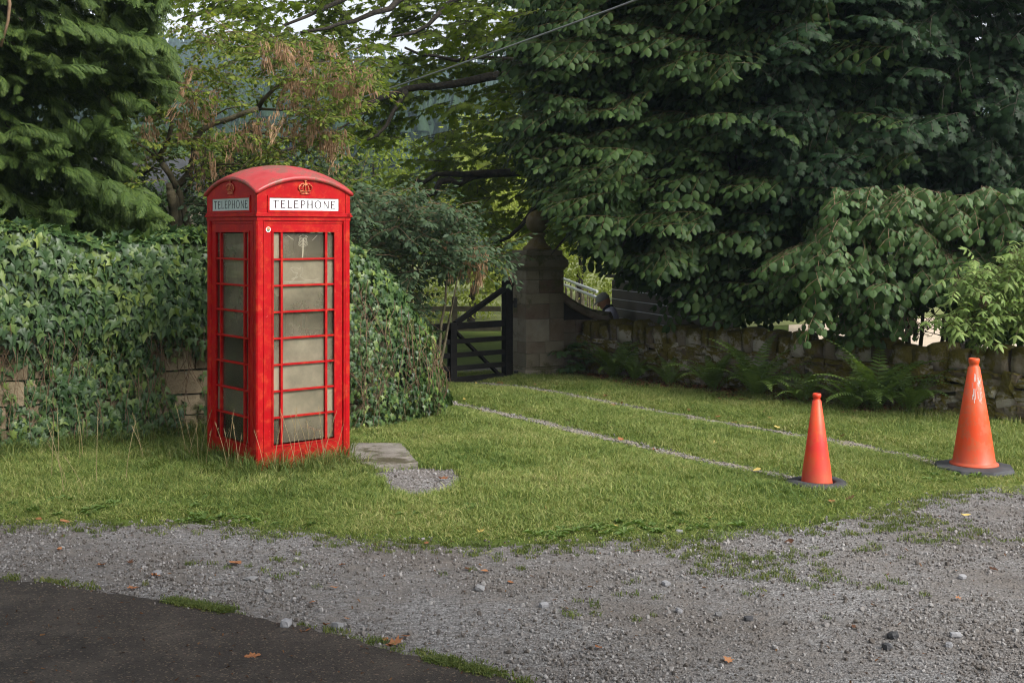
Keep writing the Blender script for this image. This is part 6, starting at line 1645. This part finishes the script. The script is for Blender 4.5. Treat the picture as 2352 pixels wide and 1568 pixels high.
# fine leaf litter in the shade under the wall
litter = [bpy.data.objects.new('litter', leafcurl('litter', OVAL, M_LBR, i, .5)) for i in range(2)] + [bpy.data.objects.new('litter', leafcurl('litter', OAK, M_LDK, 9, .4))]
P2 = []
for i in range(3600):
    a, d = dry.at(rng.uniform(0, 5.0)); qn = Vector((d.y,-d.x,0)); w = a+qn*(.15+abs(rng.normal(0,.55))); P2.append((w.x,w.y))
P2 = np.array(P2); n = len(P2); s_ = rng.uniform(.03,.075,n)
scatter('leaf_litter', litter, np.c_[P2, np.full(n,.022)], np.c_[rng.normal(0,.3,(n,2)), rng.uniform(0,6.28,n)], np.c_[s_,s_,s_], rng)

# unseen oak, suggested by leaves on the verge, added to shade the near ground
M_OAKL = leaf_mat('oak_leaf', [(.05,(.03,.06,.015)),(1,(.07,.11,.03))], .3, .5, .25)
rng = np.random.default_rng(61); oak = empty('added_shade_oak', (-1.0, -3.2, 0), 'unseen oak tree added behind the viewpoint, its crown shading the near road', 'tree')
limb(oak, [(-1.0,-3.2,-.1),(-1.0,-3.1,2.5),(-.8,-2.6,5.0),(-.6,-2.2,7.5)], .36, .15, M_BARK, 'trunk', 12, .02, random.Random(4))
for a_ in range(7): az = a_*.9; limb(oak, [(-.95,-2.9,3.6),(-.95+1.6*math.cos(az),-2.6+1.6*math.sin(az),4.8),(-.9+3.3*math.cos(az),-1.6+3.0*math.sin(az),5.6)], .10, .03, M_BARK, 'branch', 7, .03, random.Random(a_))
P_ = []; D_ = []; N_ = []
while len(P_) < 9500:
    d = rng.normal(0,1,3); d = norm(d)*rng.random()**.25; q = np.array([.6,.5,6.0])+d*np.array([6.4,4.1,2.2])
    if noise.noise(Vector((q[0]*.6,q[1]*.6,q[2]*.8))) < -.12 or q[2] < 3.9: continue
    P_.append(q); D_.append(rng.normal(0,1,3)+[0,0,-.4]); N_.append(rng.normal(0,.5,3)+[0,0,1])
L = Leaves(); L.add(np.array(P_), np.array(D_), np.array(N_), rng.uniform(.16,.30,len(P_))); emit(oak, L, MAPLE, M_OAKL, 'leaf', 'crown', 0)

# ------------------------------------------------------------------ valley air
HAZE = .0005
m, t, o_ = _nodes('valley_haze'); pv = t.nodes.new('ShaderNodeVolumePrincipled'); pv.inputs['Color'].default_value = (.62,.80,1.0,1); pv.inputs['Density'].default_value = HAZE
t.links.new(pv.outputs[0], o_.inputs['Volume'])
q = MB(); q.box(-425, 425, -64, 566, -3.2, 96); tag(q.build('haze', m), kind='stuff')
